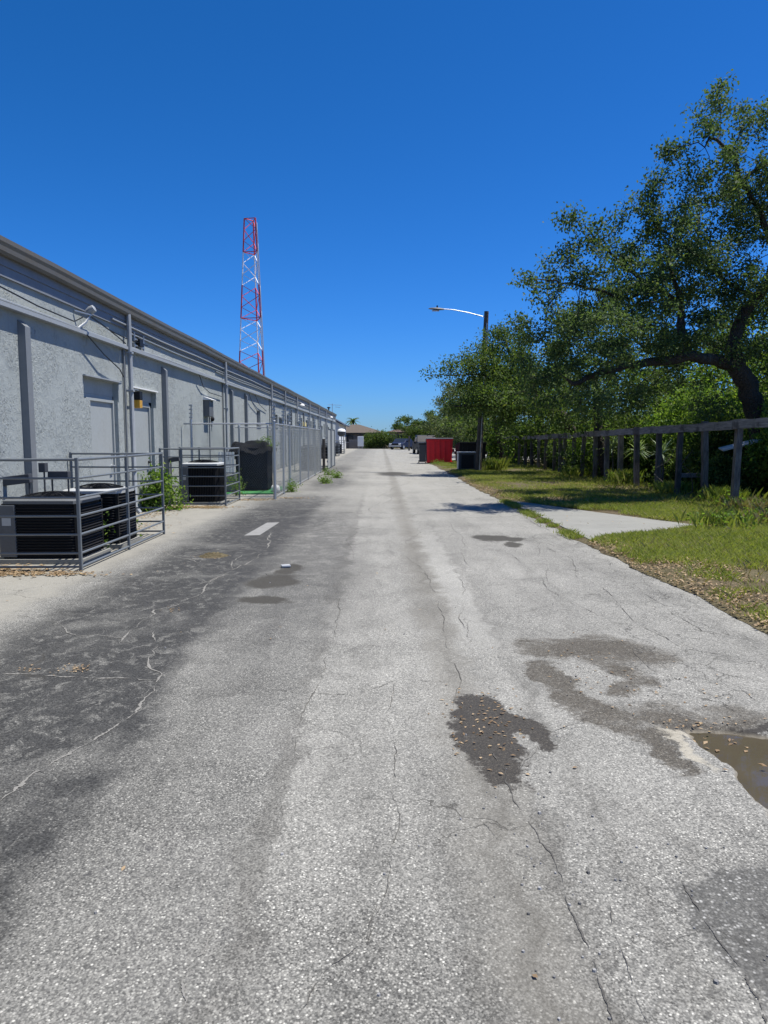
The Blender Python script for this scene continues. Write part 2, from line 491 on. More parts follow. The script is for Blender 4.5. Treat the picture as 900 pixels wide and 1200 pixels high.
def make_soil():
    g = G('leafy_soil')
    p = g.pos()
    n1 = g.noise(p, 9, 5, 0.7)
    n2 = g.noise(p, 0.8, 4, 0.6)
    c = g.ramp(n1, [(0.25, (0.05, 0.038, 0.024)), (0.5, (0.11, 0.088, 0.055)), (0.75, (0.2, 0.165, 0.11))])
    c = g.mix(g.step(n2, 0.4, 0.6, 0, 0.75), c, g.mix(n1, (0.065, 0.058, 0.028, 1), (0.19, 0.165, 0.095, 1)))
    c = g.mix(1.0, c, g.ramp(g.noise(p, 38, 4, 0.75), [(0.32, 0.55), (0.68, 1.35)]), 'MULTIPLY')
    h = g.m('ADD', n1, g.noise(p, 45, 3, 0.7))
    return g.done(g.bsdf(c, 0.95, 0, 0.15, g.bump(h, 0.8, 0.03)))


def make_concrete():
    g = G('pale_concrete')
    p = g.pos()
    c = g.mix(g.noise(p, 1.6, 5, 0.65), (0.195, 0.195, 0.178, 1), (0.285, 0.285, 0.262, 1))
    c = g.mix(1.0, c, g.ramp(g.noise(p, 55, 3, 0.7), [(0.3, 0.85), (0.7, 1.1)]), 'MULTIPLY')
    st = g.step(g.noise(p, 3.5, 5, 0.75), 0.55, 0.72, 0, 0.4)
    c = g.mix(st, c, (0.13, 0.125, 0.11, 1))
    return g.done(g.bsdf(c, 0.9, 0, 0.25, g.bump(g.noise(p, 90, 4, 0.7), 0.35, 0.004)))


def make_wood():
    g = G('weathered_grey_wood')
    p = g.obj()
    r = g.n('ShaderNodeObjectInfo').outputs['Random']
    off = g.vm('ADD', p, g.n('ShaderNodeCombineXYZ').outputs[0])
    cx = g.n('ShaderNodeCombineXYZ'); g.set(cx.inputs[0], g.m('MULTIPLY', r, 40)); g.set(cx.inputs[2], g.m('MULTIPLY', r, 17))
    off = g.vm('ADD', p, cx.outputs[0])
    grain = g.noise(g.vm('MULTIPLY', off, (28, 28, 2.2)), 1.6, 5, 0.7, 0.4)
    c = g.ramp(grain, [(0.3, (0.075, 0.062, 0.052)), (0.52, (0.18, 0.158, 0.137)), (0.75, (0.31, 0.28, 0.25))])
    blot = g.step(g.noise(off, 2.3, 4, 0.6), 0.4, 0.68, 0, 0.6)
    c = g.mix(blot, c, (0.05, 0.042, 0.036, 1))
    c = g.mix(1.0, c, g.ramp(r, [(0, 0.75), (1, 1.15)]), 'MULTIPLY')
    return g.done(g.bsdf(c, 0.92, 0, 0.2, g.bump(grain, 0.7, 0.012)))


def make_beam_wood():
    g = G('weathered_grey_beam')
    p = g.obj()
    grain = g.noise(g.vm('MULTIPLY', p, (25, 1.6, 25)), 1.6, 5, 0.7, 0.4)
    c = g.ramp(grain, [(0.3, (0.11, 0.10, 0.095)), (0.52, (0.24, 0.222, 0.212)), (0.75, (0.38, 0.36, 0.345))])
    c = g.mix(g.step(g.noise(p, 1.3, 4, 0.6), 0.5, 0.62, 0, 0.75), c, (0.05, 0.045, 0.043, 1))
    return g.done(g.bsdf(c, 0.92, 0, 0.2, g.bump(grain, 0.7, 0.012)))


def make_bark(name, c0, c1):
    g = G(name)
    p = g.pos()
    n = g.noise(g.vm('MULTIPLY', p, (1, 1, 0.45)), 16, 5, 0.7, 0.6)
    v = g.voro(g.vm('MULTIPLY', p, (1, 1, 0.35)), 17, 'DISTANCE_TO_EDGE')
    c = g.mix(n, c0, c1)
    c = g.mix(g.step(g.noise(p, 3.0, 4, 0.6), 0.55, 0.7, 0, 0.5), c, (0.15, 0.155, 0.13, 1))
    h = g.m('ADD', n, g.m('MULTIPLY', g.step(v, 0.0, 0.2), 0.8))
    return g.done(g.bsdf(c, 0.95, 0, 0.15, g.bump(h, 0.9, 0.03)))


def make_materials():
    M['asphalt'] = make_asphalt()
    M['stucco'] = make_stucco()
    M['soil'] = make_soil()
    M['concrete'] = make_concrete()
    M['wood'] = make_wood()
    M['beam'] = make_beam_wood()
    M['bark'] = make_bark('oak_bark', (0.028, 0.023, 0.019, 1), (0.11, 0.095, 0.08, 1))
    M['twig'] = make_bark('twig_bark', (0.05, 0.043, 0.035, 1), (0.17, 0.155, 0.13, 1))
    M['grey_trim'] = paint('grey_trim_paint', (0.28, 0.30, 0.315), 0.5, 0, 0.3, 2.5, (0.15, 0.15, 0.15))
    M['pilaster'] = paint('grey_channel_paint', (0.175, 0.187, 0.195), 0.5, 0, 0.25, 2.0, (0.14, 0.14, 0.14))
    M['door'] = paint('pale_grey_door_paint', (0.325, 0.348, 0.345), 0.5, 0, 0.4, 2.5, (0.22, 0.21, 0.19))
    M['gutter'] = paint('taupe_gutter_paint', (0.115, 0.103, 0.078), 0.45, 0, 0.35, 2.0, (0.07, 0.066, 0.06))
    M['fascia'] = paint('eave_shade_fascia_paint', (0.185, 0.20, 0.225), 0.6, 0, 0.3, 1.5, (0.1, 0.105, 0.115))  # fascia tinted darker to deepen the shade under the eave
    M['roof'] = paint('grey_roof_membrane', (0.3, 0.29, 0.27), 0.9)
    M['galv'] = paint('galvanised_steel', (0.42, 0.44, 0.46), 0.42, 0.75, 0.25, 9, (0.16, 0.14, 0.12))
    M['rail'] = paint('grey_painted_pipe', (0.135, 0.152, 0.165), 0.38, 0.1, 0.3, 9, (0.10, 0.075, 0.055))
    M['wire'] = paint('zinc_wire', (0.55, 0.57, 0.57), 0.45, 0.2, 0.2, 9, (0.2, 0.19, 0.17))
    M['black'] = paint('black_enamel', (0.012, 0.0125, 0.014), 0.5, 0, 0.25, 5, (0.045, 0.039, 0.032), 0.25)
    M['coil'] = paint('dark_condenser_coil', (0.009, 0.0095, 0.011), 0.7, 0.0, 0.15, 9, (0.035, 0.031, 0.026), spec=0.15)
    M['ac_grey'] = paint('grey_condenser_enamel', (0.105, 0.112, 0.118), 0.5, 0, 0.35, 4, (0.075, 0.068, 0.058))
    M['ac_top'] = paint('pale_condenser_lid', (0.40, 0.415, 0.42), 0.45, 0.1, 0.3, 5, (0.2, 0.18, 0.15))
    M['white'] = paint('white_paint', (0.72, 0.72, 0.70), 0.5, 0, 0.3, 4, (0.35, 0.32, 0.27))
    M['stripe'] = paint('worn_white_marking', (0.21, 0.21, 0.203), 0.85, 0, 0.9, 7, (0.17, 0.165, 0.155))
    M['red'] = paint('red_dumpster_paint', (0.70, 0.018, 0.028), 0.45, 0, 0.25, 3, (0.16, 0.03, 0.03))
    M['dumpgrey'] = paint('dark_grey_steel', (0.05, 0.055, 0.065), 0.55, 0, 0.4, 3, (0.09, 0.07, 0.055))
    M['lid'] = paint('grey_plastic_lid', (0.38, 0.36, 0.36), 0.5, 0, 0.4, 4, (0.2, 0.17, 0.15))
    M['amber'] = paint('amber_lens', (0.55, 0.30, 0.04), 0.25, 0, 0.15, 8, (0.3, 0.2, 0.08))
    M['tarp'] = paint('black_tarp', (0.006, 0.0065, 0.007), 0.8, 0, 0.15, 3, (0.02, 0.018, 0.016), 0.1)
    M['turf'] = paint('green_turf', (0.03, 0.16, 0.045), 0.9, 0, 0.5, 7, (0.09, 0.1, 0.05))
    M['glass'] = paint('dark_window_glass', (0.02, 0.024, 0.03), 0.08, 0, 0.2, 3, (0.06, 0.06, 0.06), 0.6)
    M['rubber'] = paint('tyre_rubber', (0.02, 0.02, 0.02), 0.8)
    M['yellow'] = paint('faded_yellow_paint', (0.55, 0.47, 0.2), 0.7)
    M['tower_red'] = paint('tower_red_paint', (0.55, 0.06, 0.06), 0.6, 0, 0.3, 0.6, (0.4, 0.14, 0.12))
    M['tower_white'] = paint('tower_white_paint', (0.75, 0.76, 0.78), 0.6, 0, 0.2, 0.6, (0.5, 0.5, 0.5))
    M['pole'] = make_bark('pole_timber', (0.06, 0.05, 0.043, 1), (0.16, 0.14, 0.12, 1))
    M['leaf_oak'] = leaf_mat('oak_leaf', (0.034, 0.064, 0.025), (0.062, 0.104, 0.042), (0.13, 0.182, 0.085), 0.40)
    M['leaf_dark'] = leaf_mat('evergreen_leaf', (0.036, 0.064, 0.019), (0.066, 0.106, 0.030), (0.13, 0.185, 0.056), 0.42)
    M['leaf_bright'] = leaf_mat('shrub_leaf', (0.055, 0.11, 0.022), (0.105, 0.185, 0.038), (0.21, 0.30, 0.07), 0.48)
    M['leaf_pale'] = leaf_mat('pale_crown_leaf', (0.05, 0.075, 0.035), (0.085, 0.12, 0.05), (0.16, 0.19, 0.09), 0.3)
    M['grass'] = leaf_mat('grass_blade', (0.105, 0.14, 0.026), (0.185, 0.235, 0.048), (0.32, 0.33, 0.11), 0.45, 0.6, 0.2)
    M['dry_grass'] = leaf_mat('dry_grass_blade', (0.16, 0.13, 0.06), (0.24, 0.2, 0.1), (0.36, 0.31, 0.18), 0.3, 0.7, 0.2)
    M['yucca'] = leaf_mat('spiky_leaf', (0.16, 0.23, 0.13), (0.26, 0.34, 0.2), (0.42, 0.5, 0.33), 0.25, 0.5, 0.3)
    M['dead_leaf'] = leaf_mat('dead_leaf', (0.09, 0.06, 0.035), (0.24, 0.16, 0.09), (0.44, 0.33, 0.21), 0.15, 0.7, 0.2)
    # muddy water
    g = G('muddy_water')
    p = g.pos()
    c = g.mix(g.noise(p, 3, 4, 0.6), (0.058, 0.049, 0.033, 1), (0.09, 0.076, 0.052, 1))
    M['water'] = g.done(g.bsdf(c, 0.03, 0, 0.5, g.bump(g.noise(p, 7, 2), 0.03, 0.02)))
    g = G('crack_void')
    M['crack'] = g.done(g.bsdf(g.mix(g.noise(g.pos(), 60, 3), (0.03, 0.029, 0.027, 1), (0.15, 0.145, 0.135, 1)), 1.0, 0, 0.1))
    g = G('sandy_crack_fill')
    M['crackfill'] = g.done(g.bsdf(g.mix(g.noise(g.pos(), 45, 4, 0.7), (0.12, 0.117, 0.108, 1), (0.30, 0.292, 0.27, 1)), 1.0, 0, 0.1))
    # tan shingle roof
    g = G('brown_shingles')
    p = g.pos()
    br = g.n('ShaderNodeTexBrick'); g.set(br.inputs['Vector'], g.vm('MULTIPLY', p, (1, 1, 1)))
    br.inputs['Scale'].default_value = 2.2
    g.set(br.inputs['Color1'], (0.085, 0.066, 0.05)); g.set(br.inputs['Color2'], (0.125, 0.10, 0.078)); g.set(br.inputs['Mortar'], (0.05, 0.04, 0.03))
    M['shingle'] = g.done(g.bsdf(g.mix(0.5, br.outputs[0], g.mix(g.noise(p, 4, 4), (0.075, 0.06, 0.045, 1), (0.135, 0.11, 0.088, 1))), 0.9))


make_materials()

# ------------------------------------------------------------------ world, sun, camera
SUN_DIR = Vector((0.365, 0.03, 1.0)).normalized()
el = math.asin(SUN_DIR.z)
az = math.atan2(SUN_DIR.x, SUN_DIR.y)       # clockwise from +Y
w = bpy.data.worlds.new('World'); SC.world = w
w.use_nodes = True
w.node_tree.nodes.clear()
g = G('', world=w)
sky = g.n('ShaderNodeTexSky', sky_type='NISHITA', sun_disc=False)
sky.sun_elevation = el; sky.sun_rotation = az
sky.altitude = 0; sky.air_density = 1.0; sky.dust_density = 0.15; sky.ozone_density = 3.0
sp = g.n('ShaderNodeSeparateColor'); g.nt.links.new(sky.outputs[0], sp.inputs[0])
cc = g.n('ShaderNodeCombineColor')
for ch, (k, ref, outv, pw) in enumerate(((0.26, 1.48, 1.226, 1.7), (0.52, 3.42, 2.94, 1.12), (0.86, 5.03, 5.1, 1.32))):
    g.set(cc.inputs[ch], g.m('MULTIPLY', g.m('POWER', g.m('MULTIPLY', sp.outputs[ch], k / ref), pw), outv))
tint = cc.outputs[0]
bg = g.n('ShaderNodeBackground'); bg.inputs[1].default_value = 0.11
g.nt.links.new(tint, bg.inputs[0])
wo = g.n('ShaderNodeOutputWorld'); g.nt.links.new(bg.outputs[0], wo.inputs[0])

sl = bpy.data.lights.new('sun', 'SUN'); sl.energy = 5.0; sl.angle = R(0.53); sl.color = (1.0, 0.955, 0.88)
so = bpy.data.objects.new('sun', sl); COL.objects.link(so)
so.rotation_euler = (-SUN_DIR).to_track_quat('-Z', 'Y').to_euler()

cam = bpy.data.cameras.new('camera'); co = bpy.data.objects.new('camera', cam); COL.objects.link(co)
cam.sensor_fit = 'VERTICAL'; cam.sensor_height = 36; cam.lens = FPX / 1200 * 36
cam.clip_end = 3000; cam.clip_start = 0.05
co.location = (0, 0, CAM_H); co.rotation_euler = (R(90) - PITCH, 0, -YAW)
SC.camera = co
SC.view_settings.view_transform = 'Standard'; SC.view_settings.look = 'None'
SC.view_settings.exposure = 0.5; SC.view_settings.gamma = 1
try:
    SC.view_settings.use_curve_mapping = False
except Exception:
    pass
SC.cycles.max_bounces = 8; SC.cycles.transmission_bounces = 4; SC.cycles.transparent_max_bounces = 6
SC.cycles.use_denoising = True

WX = -5.0   # plane of the long wall


# ------------------------------------------------------------------ value noise for geometry
def vnoise(x, y, seed=0):
    def h(i, j):
        k = np.sin(i * 127.1 + j * 311.7 + seed * 74.7) * 43758.5453
        return k - np.floor(k)
    x = np.asarray(x, float); y = np.asarray(y, float)
    i, j = np.floor(x), np.floor(y)
    fx, fy = x - i, y - j
    fx, fy = fx * fx * (3 - 2 * fx), fy * fy * (3 - 2 * fy)
    return (h(i, j) * (1 - fx) + h(i + 1, j) * fx) * (1 - fy) + (h(i, j + 1) * (1 - fx) + h(i + 1, j + 1) * fx) * fy


def fbm(x, y, seed=0, o=4):
    t, a = 0, 0.5
    for k in range(o):
        t = t + a * vnoise(np.asarray(x) * 2 ** k, np.asarray(y) * 2 ** k, seed + k)
        a *= 0.5
    return t


def verge_edge(y):
    """x of the ragged boundary between paving and grass"""
    return 2.98 + 0.28 * (fbm(y * 0.45, 0 * y + 3.3, 4) - 0.47) + 0.16 * (fbm(y * 2.3, 0 * y + 8.1, 9) - 0.47) + 0.05 * np.sin(y * 0.21)


# ------------------------------------------------------------------ ground, road, verge
def build_ground():
    mb = MB()
    mb.add([(-600, -200, -0.16), (600, -200, -0.16), (600, 1200, -0.16), (-600, 1200, -0.16)], [(0, 1, 2, 3)])
    tag(mb.build('ground', M['soil']), kind='structure')
    # road sheet with a pothole dug into it
    x0, x1, y0, y1 = 1.2, 2.96, 2.2, 4.0
    mb = MB()
    def rect(a, b, c, d):
        mb.add([(a, c, 0), (b, c, 0), (b, d, 0), (a, d, 0)], [(0, 1, 2, 3)])
    X0, X1 = -5.2, 3.4
    rect(X0, X1, -12, y0); rect(X0, x0, y0, y1); rect(x1, X1, y0, y1); rect(X0, X1, y1, 47)
    rect(-5.2, 26, 47, 103)
    nx, ny = 100, 100
    xs = np.linspace(x0, x1, nx); ys = np.linspace(y0, y1, ny)
    XX, YY = np.meshgrid(xs, ys)
    wob = 0.16 * (fbm(XX * 3, YY * 3, 2) - 0.47) + 0.07 * (fbm(XX * 12, YY * 12, 5) - 0.47)
    inside = np.minimum.reduce([XX - 1.62 + wob, 2.72 - XX + wob, YY - 2.5 + wob, 3.72 - 0.10 * (XX - 1.6) - YY + wob])
    t = np.clip((inside + 0.02) / 0.09, 0, 1); t = t * t * (3 - 2 * t)
    deep = np.clip(inside / 0.4, 0, 1)
    Z = -t * (0.032 + 0.04 * deep) * (0.8 + 0.5 * fbm(XX * 8, YY * 8, 3))
    edge = np.minimum.reduce([XX - x0, x1 - XX, YY - y0, y1 - YY])
    Z *= np.clip(edge / 0.06, 0, 1)
    o = len(mb.v)
    mb.v += [(float(a), float(b), float(c)) for a, b, c in zip(XX.ravel(), YY.ravel(), Z.ravel())]
    for j in range(ny - 1):
        for i in range(nx - 1):
            k = o + j * nx + i
            mb.f.append((k, k + 1, k + nx + 1, k + nx))
    road = tag(mb.build('road', M['asphalt'], normals=False), kind='structure')
    mb = MB()
    mb.add([(1.35, 2.3, -0.021), (2.9, 2.3, -0.021), (2.9, 3.95, -0.021), (1.35, 3.95, -0.021)], [(0, 1, 2, 3)])
    tag(mb.build('puddle_water', M['water']), kind='structure')
    # verge: gently bumpy sheet of soil with a ragged edge lying on the paving
    ys = np.concatenate([np.arange(-12, 3.5, 0.5), np.arange(3.5, 22, 0.07), np.arange(22, 47.6, 0.25)])
    us = np.concatenate([np.array([0, 0.05, 0.12, 0.22, 0.35, 0.5, 0.7]), np.arange(0.95, 6.2, 0.25), np.arange(6.5, 40, 2.5)])
    YY, UU = np.meshgrid(ys, us, indexing='ij')
    XX = verge_edge(YY) + UU
    Z = 0.004 + 0.05 * np.clip(UU / 0.35, 0, 1) ** 0.7 + np.clip(UU - 0.1, 0, 0.6) * 0.09 * (fbm(XX * 1.4, YY * 1.4, 6) - 0.45) + np.clip(UU - 4.3, 0, 8) * 0.03
    slab = (XX > 2.9) & (XX < 5.7) & (YY > 10.2) & (YY < 17.6)
    Z = np.where(slab, np.minimum(Z, 0.028), Z)
    n, m = YY.shape
    mb = MB()
    mb.v = [(float(a), float(b), float(c)) for a, b, c in zip(XX.ravel(), YY.ravel(), Z.ravel())]
    mb.f = [(i * m + j, i * m + j + 1, (i + 1) * m + j + 1, (i + 1) * m + j) for i in range(n - 1) for j in range(m - 1)]
    tag(mb.build('verge', M['soil'], smooth='all'), kind='structure')
    # concrete apron
    poly = [(3.13, 10.6), (3.35, 10.75), (4.4, 11.45), (5.45, 12.0), (5.52, 12.35), (4.3, 14.8), (3.62, 16.4), (3.2, 17.2), (3.05, 16.2), (3.10, 13.5)]
    mb = MB().prism(poly, 0.0, 0.038)
    tag(mb.build('concrete_slab', M['concrete']), kind='structure')
    # painted stripe
    mb = MB()
    mb.add([(-2.17, 11.3, 0.004), (-1.93, 11.35, 0.004), (-1.86, 13.1, 0.004), (-2.08, 13.05, 0.004)], [(0, 1, 2, 3)])
    mb.build('road_marking', M['stripe'], road)
    return road


road = build_ground()


def crack(pts, wid, mat, seed, z=0.003, jag=0.035, gate=1.0):
    rnd = random.Random(seed)
    pts = [Vector((a, b, 0)) for a, b in pts]
    for _ in range(5):
        out = [pts[0]]
        for a, b in zip(pts, pts[1:]):
            L = (b - a).length
            nrm = Vector((-(b - a).y, (b - a).x, 0)).normalized() if L > 1e-6 else Vector((1, 0, 0))
            out += [(a + b) / 2 + nrm * rnd.gauss(0, jag) * L, b]
        pts = out
    mb = MB()
    for i, p in enumerate(pts):
        t = (pts[min(i + 1, len(pts) - 1)] - pts[max(i - 1, 0)]).normalized()
        nrm = Vector((-t.y, t.x, 0))
        s = min(1, i / 4, (len(pts) - 1 - i) / 4) * max(0.0, 0.9 * math.sin(i * 0.21 + seed) + 0.55 * math.sin(i * 0.57 + seed * 1.7) + gate)
        wl, wr = wid * rnd.uniform(0.1, 1.0) * s, wid * rnd.uniform(0.1, 1.0) * s
        mb.v += [tuple(p + nrm * wl + Vector((0, 0, z))), tuple(p - nrm * wr + Vector((0, 0, z)))]
    mb.f = [(2 * i, 2 * i + 1, 2 * i + 3, 2 * i + 2) for i in range(len(pts) - 1)]
    return mb


def gp(px, py):
    d = 1.55 * FPX / (py - HY)
    for _ in range(6):
        q = P(px, py, d)
        d *= (CAM_H) / (CAM_H - q.z)
    q = P(px, py, d)
    return (q.x, q.y)


def build_cracks():
    dark = [  # pixel polylines of the cracks to be found on the paving
        ([(720, 1200), (690, 1110), (650, 1010), (600, 930), (575, 880)], 0.010),
        ([(532, 830), (520, 730), (505, 680), (492, 625), (490, 600)], 0.009),
        ([(430, 1110), (455, 1040), (468, 960), (465, 880), (460, 800)], 0.006),
        ([(345, 890), (375, 800), (400, 700), (416, 620), (432, 570)], 0.009),
        ([(290, 808), (350, 812), (420, 814), (470, 796), (530, 800)], 0.006),
        ([(350, 1190), (380, 1140), (430, 1100), (445, 1050)], 0.006),
        ([(610, 905), (640, 860), (700, 830)], 0.005),
        ([(800, 1035), (840, 1100), (880, 1160), (898, 1200)], 0.012),
        ([(760, 1200), (735, 1130), (715, 1060)], 0.005),
        ([(400, 740), (425, 735), (445, 725)], 0.005),
        ([(690, 680), (720, 700), (745, 730), (800, 760), (860, 770)], 0.010),
        ([(740, 690), (790, 715), (830, 745)], 0.009),
        ([(640, 640), (660, 650), (690, 690)], 0.012),
        ([(655, 610), (630, 640), (640, 670), (655, 700)], 0.008),
        ([(560, 640), (600, 650), (640, 690), (700, 720)], 0.008),
        ([(525, 660), (545, 690), (548, 740)], 0.007),
        ([(500, 590), (545, 640), (560, 670)], 0.010),
        ([(720, 745), (770, 790), (860, 800), (899, 830)], 0.006),
        ([(610, 605), (650, 625), (690, 640)], 0.03),
        ([(340, 620), (420, 618), (500, 624), (600, 612)], 0.012),
        ([(420, 555), (500, 553), (560, 562)], 0.03),
        ([(452, 545), (447, 580), (432, 600)], 0.012),
        ([(640, 1010), (600, 1000), (560, 960)], 0.003),
    ]
    for i, (px, wd) in enumerate(dark):
        crack([gp(*q) for q in px], wd * 0.27, None, 100 + i).build('crack', M['crack'], road)
    pale = [
        ([(0, 940), (60, 895), (110, 868), (160, 835), (190, 790), (180, 740)], 0.016),
        ([(0, 790), (60, 792), (120, 795), (185, 797)], 0.016),
        ([(140, 755), (180, 715), (240, 690), (285, 650)], 0.016),
        ([(20, 720), (90, 745), (150, 748)], 0.010),
        ([(220, 690), (260, 675), (300, 655), (318, 622)], 0.018),
        ([(190, 640), (260, 665), (310, 660)], 0.012),
        ([(212, 1190), (225, 1130), (262, 1075), (268, 1040)], 0.006),
        ([(230, 650), (300, 640), (380, 636)], 0.014),
    ]
    for i, (px, wd) in enumerate(pale):
        crack([gp(*q) for q in px], wd * 0.42, None, 200 + i, jag=0.06, gate=1.15).build('sandy_crack', M['crackfill'], road)


build_cracks()


# ------------------------------------------------------------------ loose leaves, grass
def leaf_quads(pos, length, width, rng, up=0.6, curl=0.15, axis=None):
    n = len(pos)
    a = rng.normal(size=(n, 3))
    if axis is not None:
        a = a * 0.6 + axis
    a /= np.linalg.norm(a, axis=1)[:, None] + 1e-9
    u = rng.normal(size=(n, 3)) * (1 - up) + np.array([0, 0, up])
    b = np.cross(a, u); b /= np.linalg.norm(b, axis=1)[:, None] + 1e-9
    nn = np.cross(b, a)
    L = (length * rng.uniform(0.6, 1.3, n))[:, None]; W = (width * rng.uniform(0.6, 1.3, n))[:, None]
    c = curl * L
    v = np.empty((n, 4, 3))
    v[:, 0] = pos - a * L * 0.5
    v[:, 1] = pos + b * W * 0.5 + nn * c * 0.5
    v[:, 2] = pos + a * L * 0.5
    v[:, 3] = pos - b * W * 0.5 + nn * c * 0.5
    return v.reshape(-1, 3)


def flat_leaves(name, spots, length, width, mat, label=None):
    vs = []
    rng = np.random.default_rng(len(spots) + 5)
    for (cx, cy, rx, ry, n, zz) in spots:
        q = rng.normal(size=(n, 2)) * 0.5
        p = np.stack([cx + q[:, 0] * rx, cy + q[:, 1] * ry, zz + 0.008 + rng.uniform(0, 0.008, n)], 1)
        ang = rng.uniform(0, 6.283, n)
        ax = np.stack([np.cos(ang), np.sin(ang), rng.normal(size=n) * 0.12], 1) * 30
        vs.append(leaf_quads(p, length, width, rng, up=0.96, curl=0.15, axis=ax))
    return tag(np_mesh(name, np.concatenate(vs), 4, mat), kind='stuff', label=label, cat='leaves')


def grass(name, pts, h, wd, mat, rng, lean=0.5):
    n = len(pts)
    ang = rng.uniform(0, 6.283, n)
    d = np.stack([np.cos(ang), np.sin(ang), 0 * ang], 1)
    s = np.stack([-np.sin(ang + 0.6), np.cos(ang + 0.6), 0 * ang], 1)
    hh = (h * rng.uniform(0.45, 1.25, n))[:, None]
    ww = (wd * rng.uniform(0.7, 1.3, n))[:, None]
    ln = (lean * rng.uniform(0.2, 1.3, n))[:, None] * hh
    v = np.empty((n, 4, 3))
    v[:, 0] = pts - s * ww * 0.5
    v[:, 1] = pts + s * ww * 0.5
    tip = pts + d * ln + np.array([0, 0, 1]) * hh
    v[:, 2] = tip + s * ww * 0.12
    v[:, 3] = pts + d * ln * 0.3 + np.array([0, 0, 0.55]) * hh - s * ww * 0.45
    v = v[:, [0, 1, 2, 3]]
    return tag(np_mesh(name, v.reshape(-1, 3), 4, mat), kind='stuff')


def verge_z(x, y):
    u = x - verge_edge(y)
    z = 0.004 + 0.05 * np.clip(u / 0.35, 0, 1) ** 0.7 + np.clip(u - 0.1, 0, 0.6) * 0.09 * (fbm(x * 1.4, y * 1.4, 6) - 0.45) + np.clip(u - 4.3, 0, 8) * 0.03
    return z


def in_slab(x, y):
    # between the road edge and the slanting far edge of the concrete apron
    near = 10.55 + (x - 3.13) * 0.62
    far = 17.15 - (x - 3.2) * 2.1
    return (x > 2.95) & (x < 5.55) & (y > near) & (y < far)


def build_grass():
    rng = np.random.default_rng(3)
    def scatter(n, xa, xb, ya, yb, thr, sc, seed, powy=1.0):
        y = ya + (yb - ya) * rng.uniform(0, 1, n) ** powy
        x = rng.uniform(xa, xb, n)
        u = x - verge_edge(y)
        dens = fbm(x * sc, y * sc, seed)
        keep = (u > 0.06 + 0.25 * rng.uniform(0, 1, n)) & (dens > thr + 0.12 * rng.uniform(-1, 1, n) + 0.16 * np.clip(0.45 - u, 0, 1)) & ~in_slab(x, y)
        x, y = x[keep], y[keep]
        return np.stack([x, y, verge_z(x, y) - 0.005], 1)
    pts = np.concatenate([scatter(300000, 2.8, 7.6, 4.2, 16, 0.43, 1.1, 21, 1.15), scatter(150000, 2.8, 8.2, 15, 47, 0.36, 0.7, 22, 1.3)])
    grass('short_grass', pts, 0.07, 0.009, M['grass'], rng, 0.9)
    jy = rng.uniform(10.8, 17.4, 5200); jx = 3.02 + rng.normal(size=5200) * 0.07
    k = (fbm(jy * 1.7, jy * 0, 71) > 0.42) | (jy > 15.6)
    grass('joint_grass', np.stack([jx[k], jy[k], 0 * jx[k]], 1), 0.08, 0.009, M['grass'], rng, 0.8)
    pts = scatter(9000, 6.4, 9.5, 10, 42, 0.47, 0.8, 31, 1.2)
    grass('tall_grass', pts, 0.17, 0.006, M['grass'], rng, 0.6)
    pts = np.concatenate([scatter(9000, 5.8, 9.0, 9, 30, 0.5, 0.9, 41, 1.2), scatter(9000, 2.9, 7.5, 4.2, 20, 0.52, 1.6, 42, 1.1)])
    grass('dry_grass', pts, 0.10, 0.008, M['dry_grass'], rng, 1.0)
    # far verge and tufts by the lot
    # leaf litter on the verge
    y = 4.3 + 22 * rng.uniform(0, 1, 60000) ** 1.4; x = rng.uniform(2.85, 8.5, 60000)
    u = x - verge_edge(y)
    keep = (u > 0.0) & ((fbm(x * 1.3, y * 1.3, 51) > 0.57) | (u < 0.2 + 0.4 * rng.uniform(0, 1, len(u)))) & (~in_slab(x, y) | (rng.uniform(0, 1, len(u)) < 0.01))
    x, y = x[keep], y[keep]
    p = np.stack([x, y, verge_z(x, y) + 0.012 + rng.uniform(0, 0.025, len(x))], 1)
    ang = rng.uniform(0, 6.283, len(x))
    ax = np.stack([np.cos(ang), np.sin(ang), rng.normal(size=len(x)) * 0.25], 1) * 4
    tag(np_mesh('leaf_litter', leaf_quads(p, 0.044, 0.022, rng, 0.8, 0.2, ax), 4, M['dead_leaf']), kind='stuff')
    flat_leaves('leaf_litter', [(-4.3, 8.12, 0.9, 0.22, 700, 0.0), (-3.55, 8.05, 0.4, 0.12, 60, 0), (-4.6, 8.4, 0.7, 0.35, 300, 0), (-4.3, 16.0, 0.9, 0.3, 900, 0.0), (-3.8, 15.9, 0.4, 0.25, 200, 0),
                                (-3.2, 17.9, 0.5, 0.4, 200, 0), (-2.3, 18.4, 0.6, 0.25, 120, 0), (-4.2, 12.3, 0.5, 0.7, 120, 0), (-4.6, 14.5, 0.4, 1.2, 200, 0)], 0.06, 0.03, M['dead_leaf'])
    flat_leaves('leaf_litter', [(0.56, 3.78, 0.24, 0.5, 120, -0.008), (-2.05, 4.68, 0.16, 0.10, 40, -0.004), (-2.33, 4.68, 0.08, 0.07, 14, -0.004), (-2.2, 9.3, 0.22, 0.2, 60, -0.004),
                                (-1.9, 6.35, 0.1, 0.12, 14, -0.004), (1.42, 4.7, 0.5, 0.9, 40, -0.006), (1.75, 3.75, 0.3, 0.12, 26, -0.006), (2.0, 4.0, 0.8, 0.6, 40, -0.006), (0.6, 3.0, 3.2, 4.0, 26, -0.006), (-1.2, 7.0, 3, 6, 26, -0.006)],
                0.026, 0.013, M['dead_leaf'])
    flat_leaves('floating_leaf_litter', [(1.85, 3.1, 0.5, 0.6, 14, -0.03), (1.7, 3.5, 0.3, 0.2, 12, -0.03)], 0.035, 0.018, M['dead_leaf'])


build_grass()


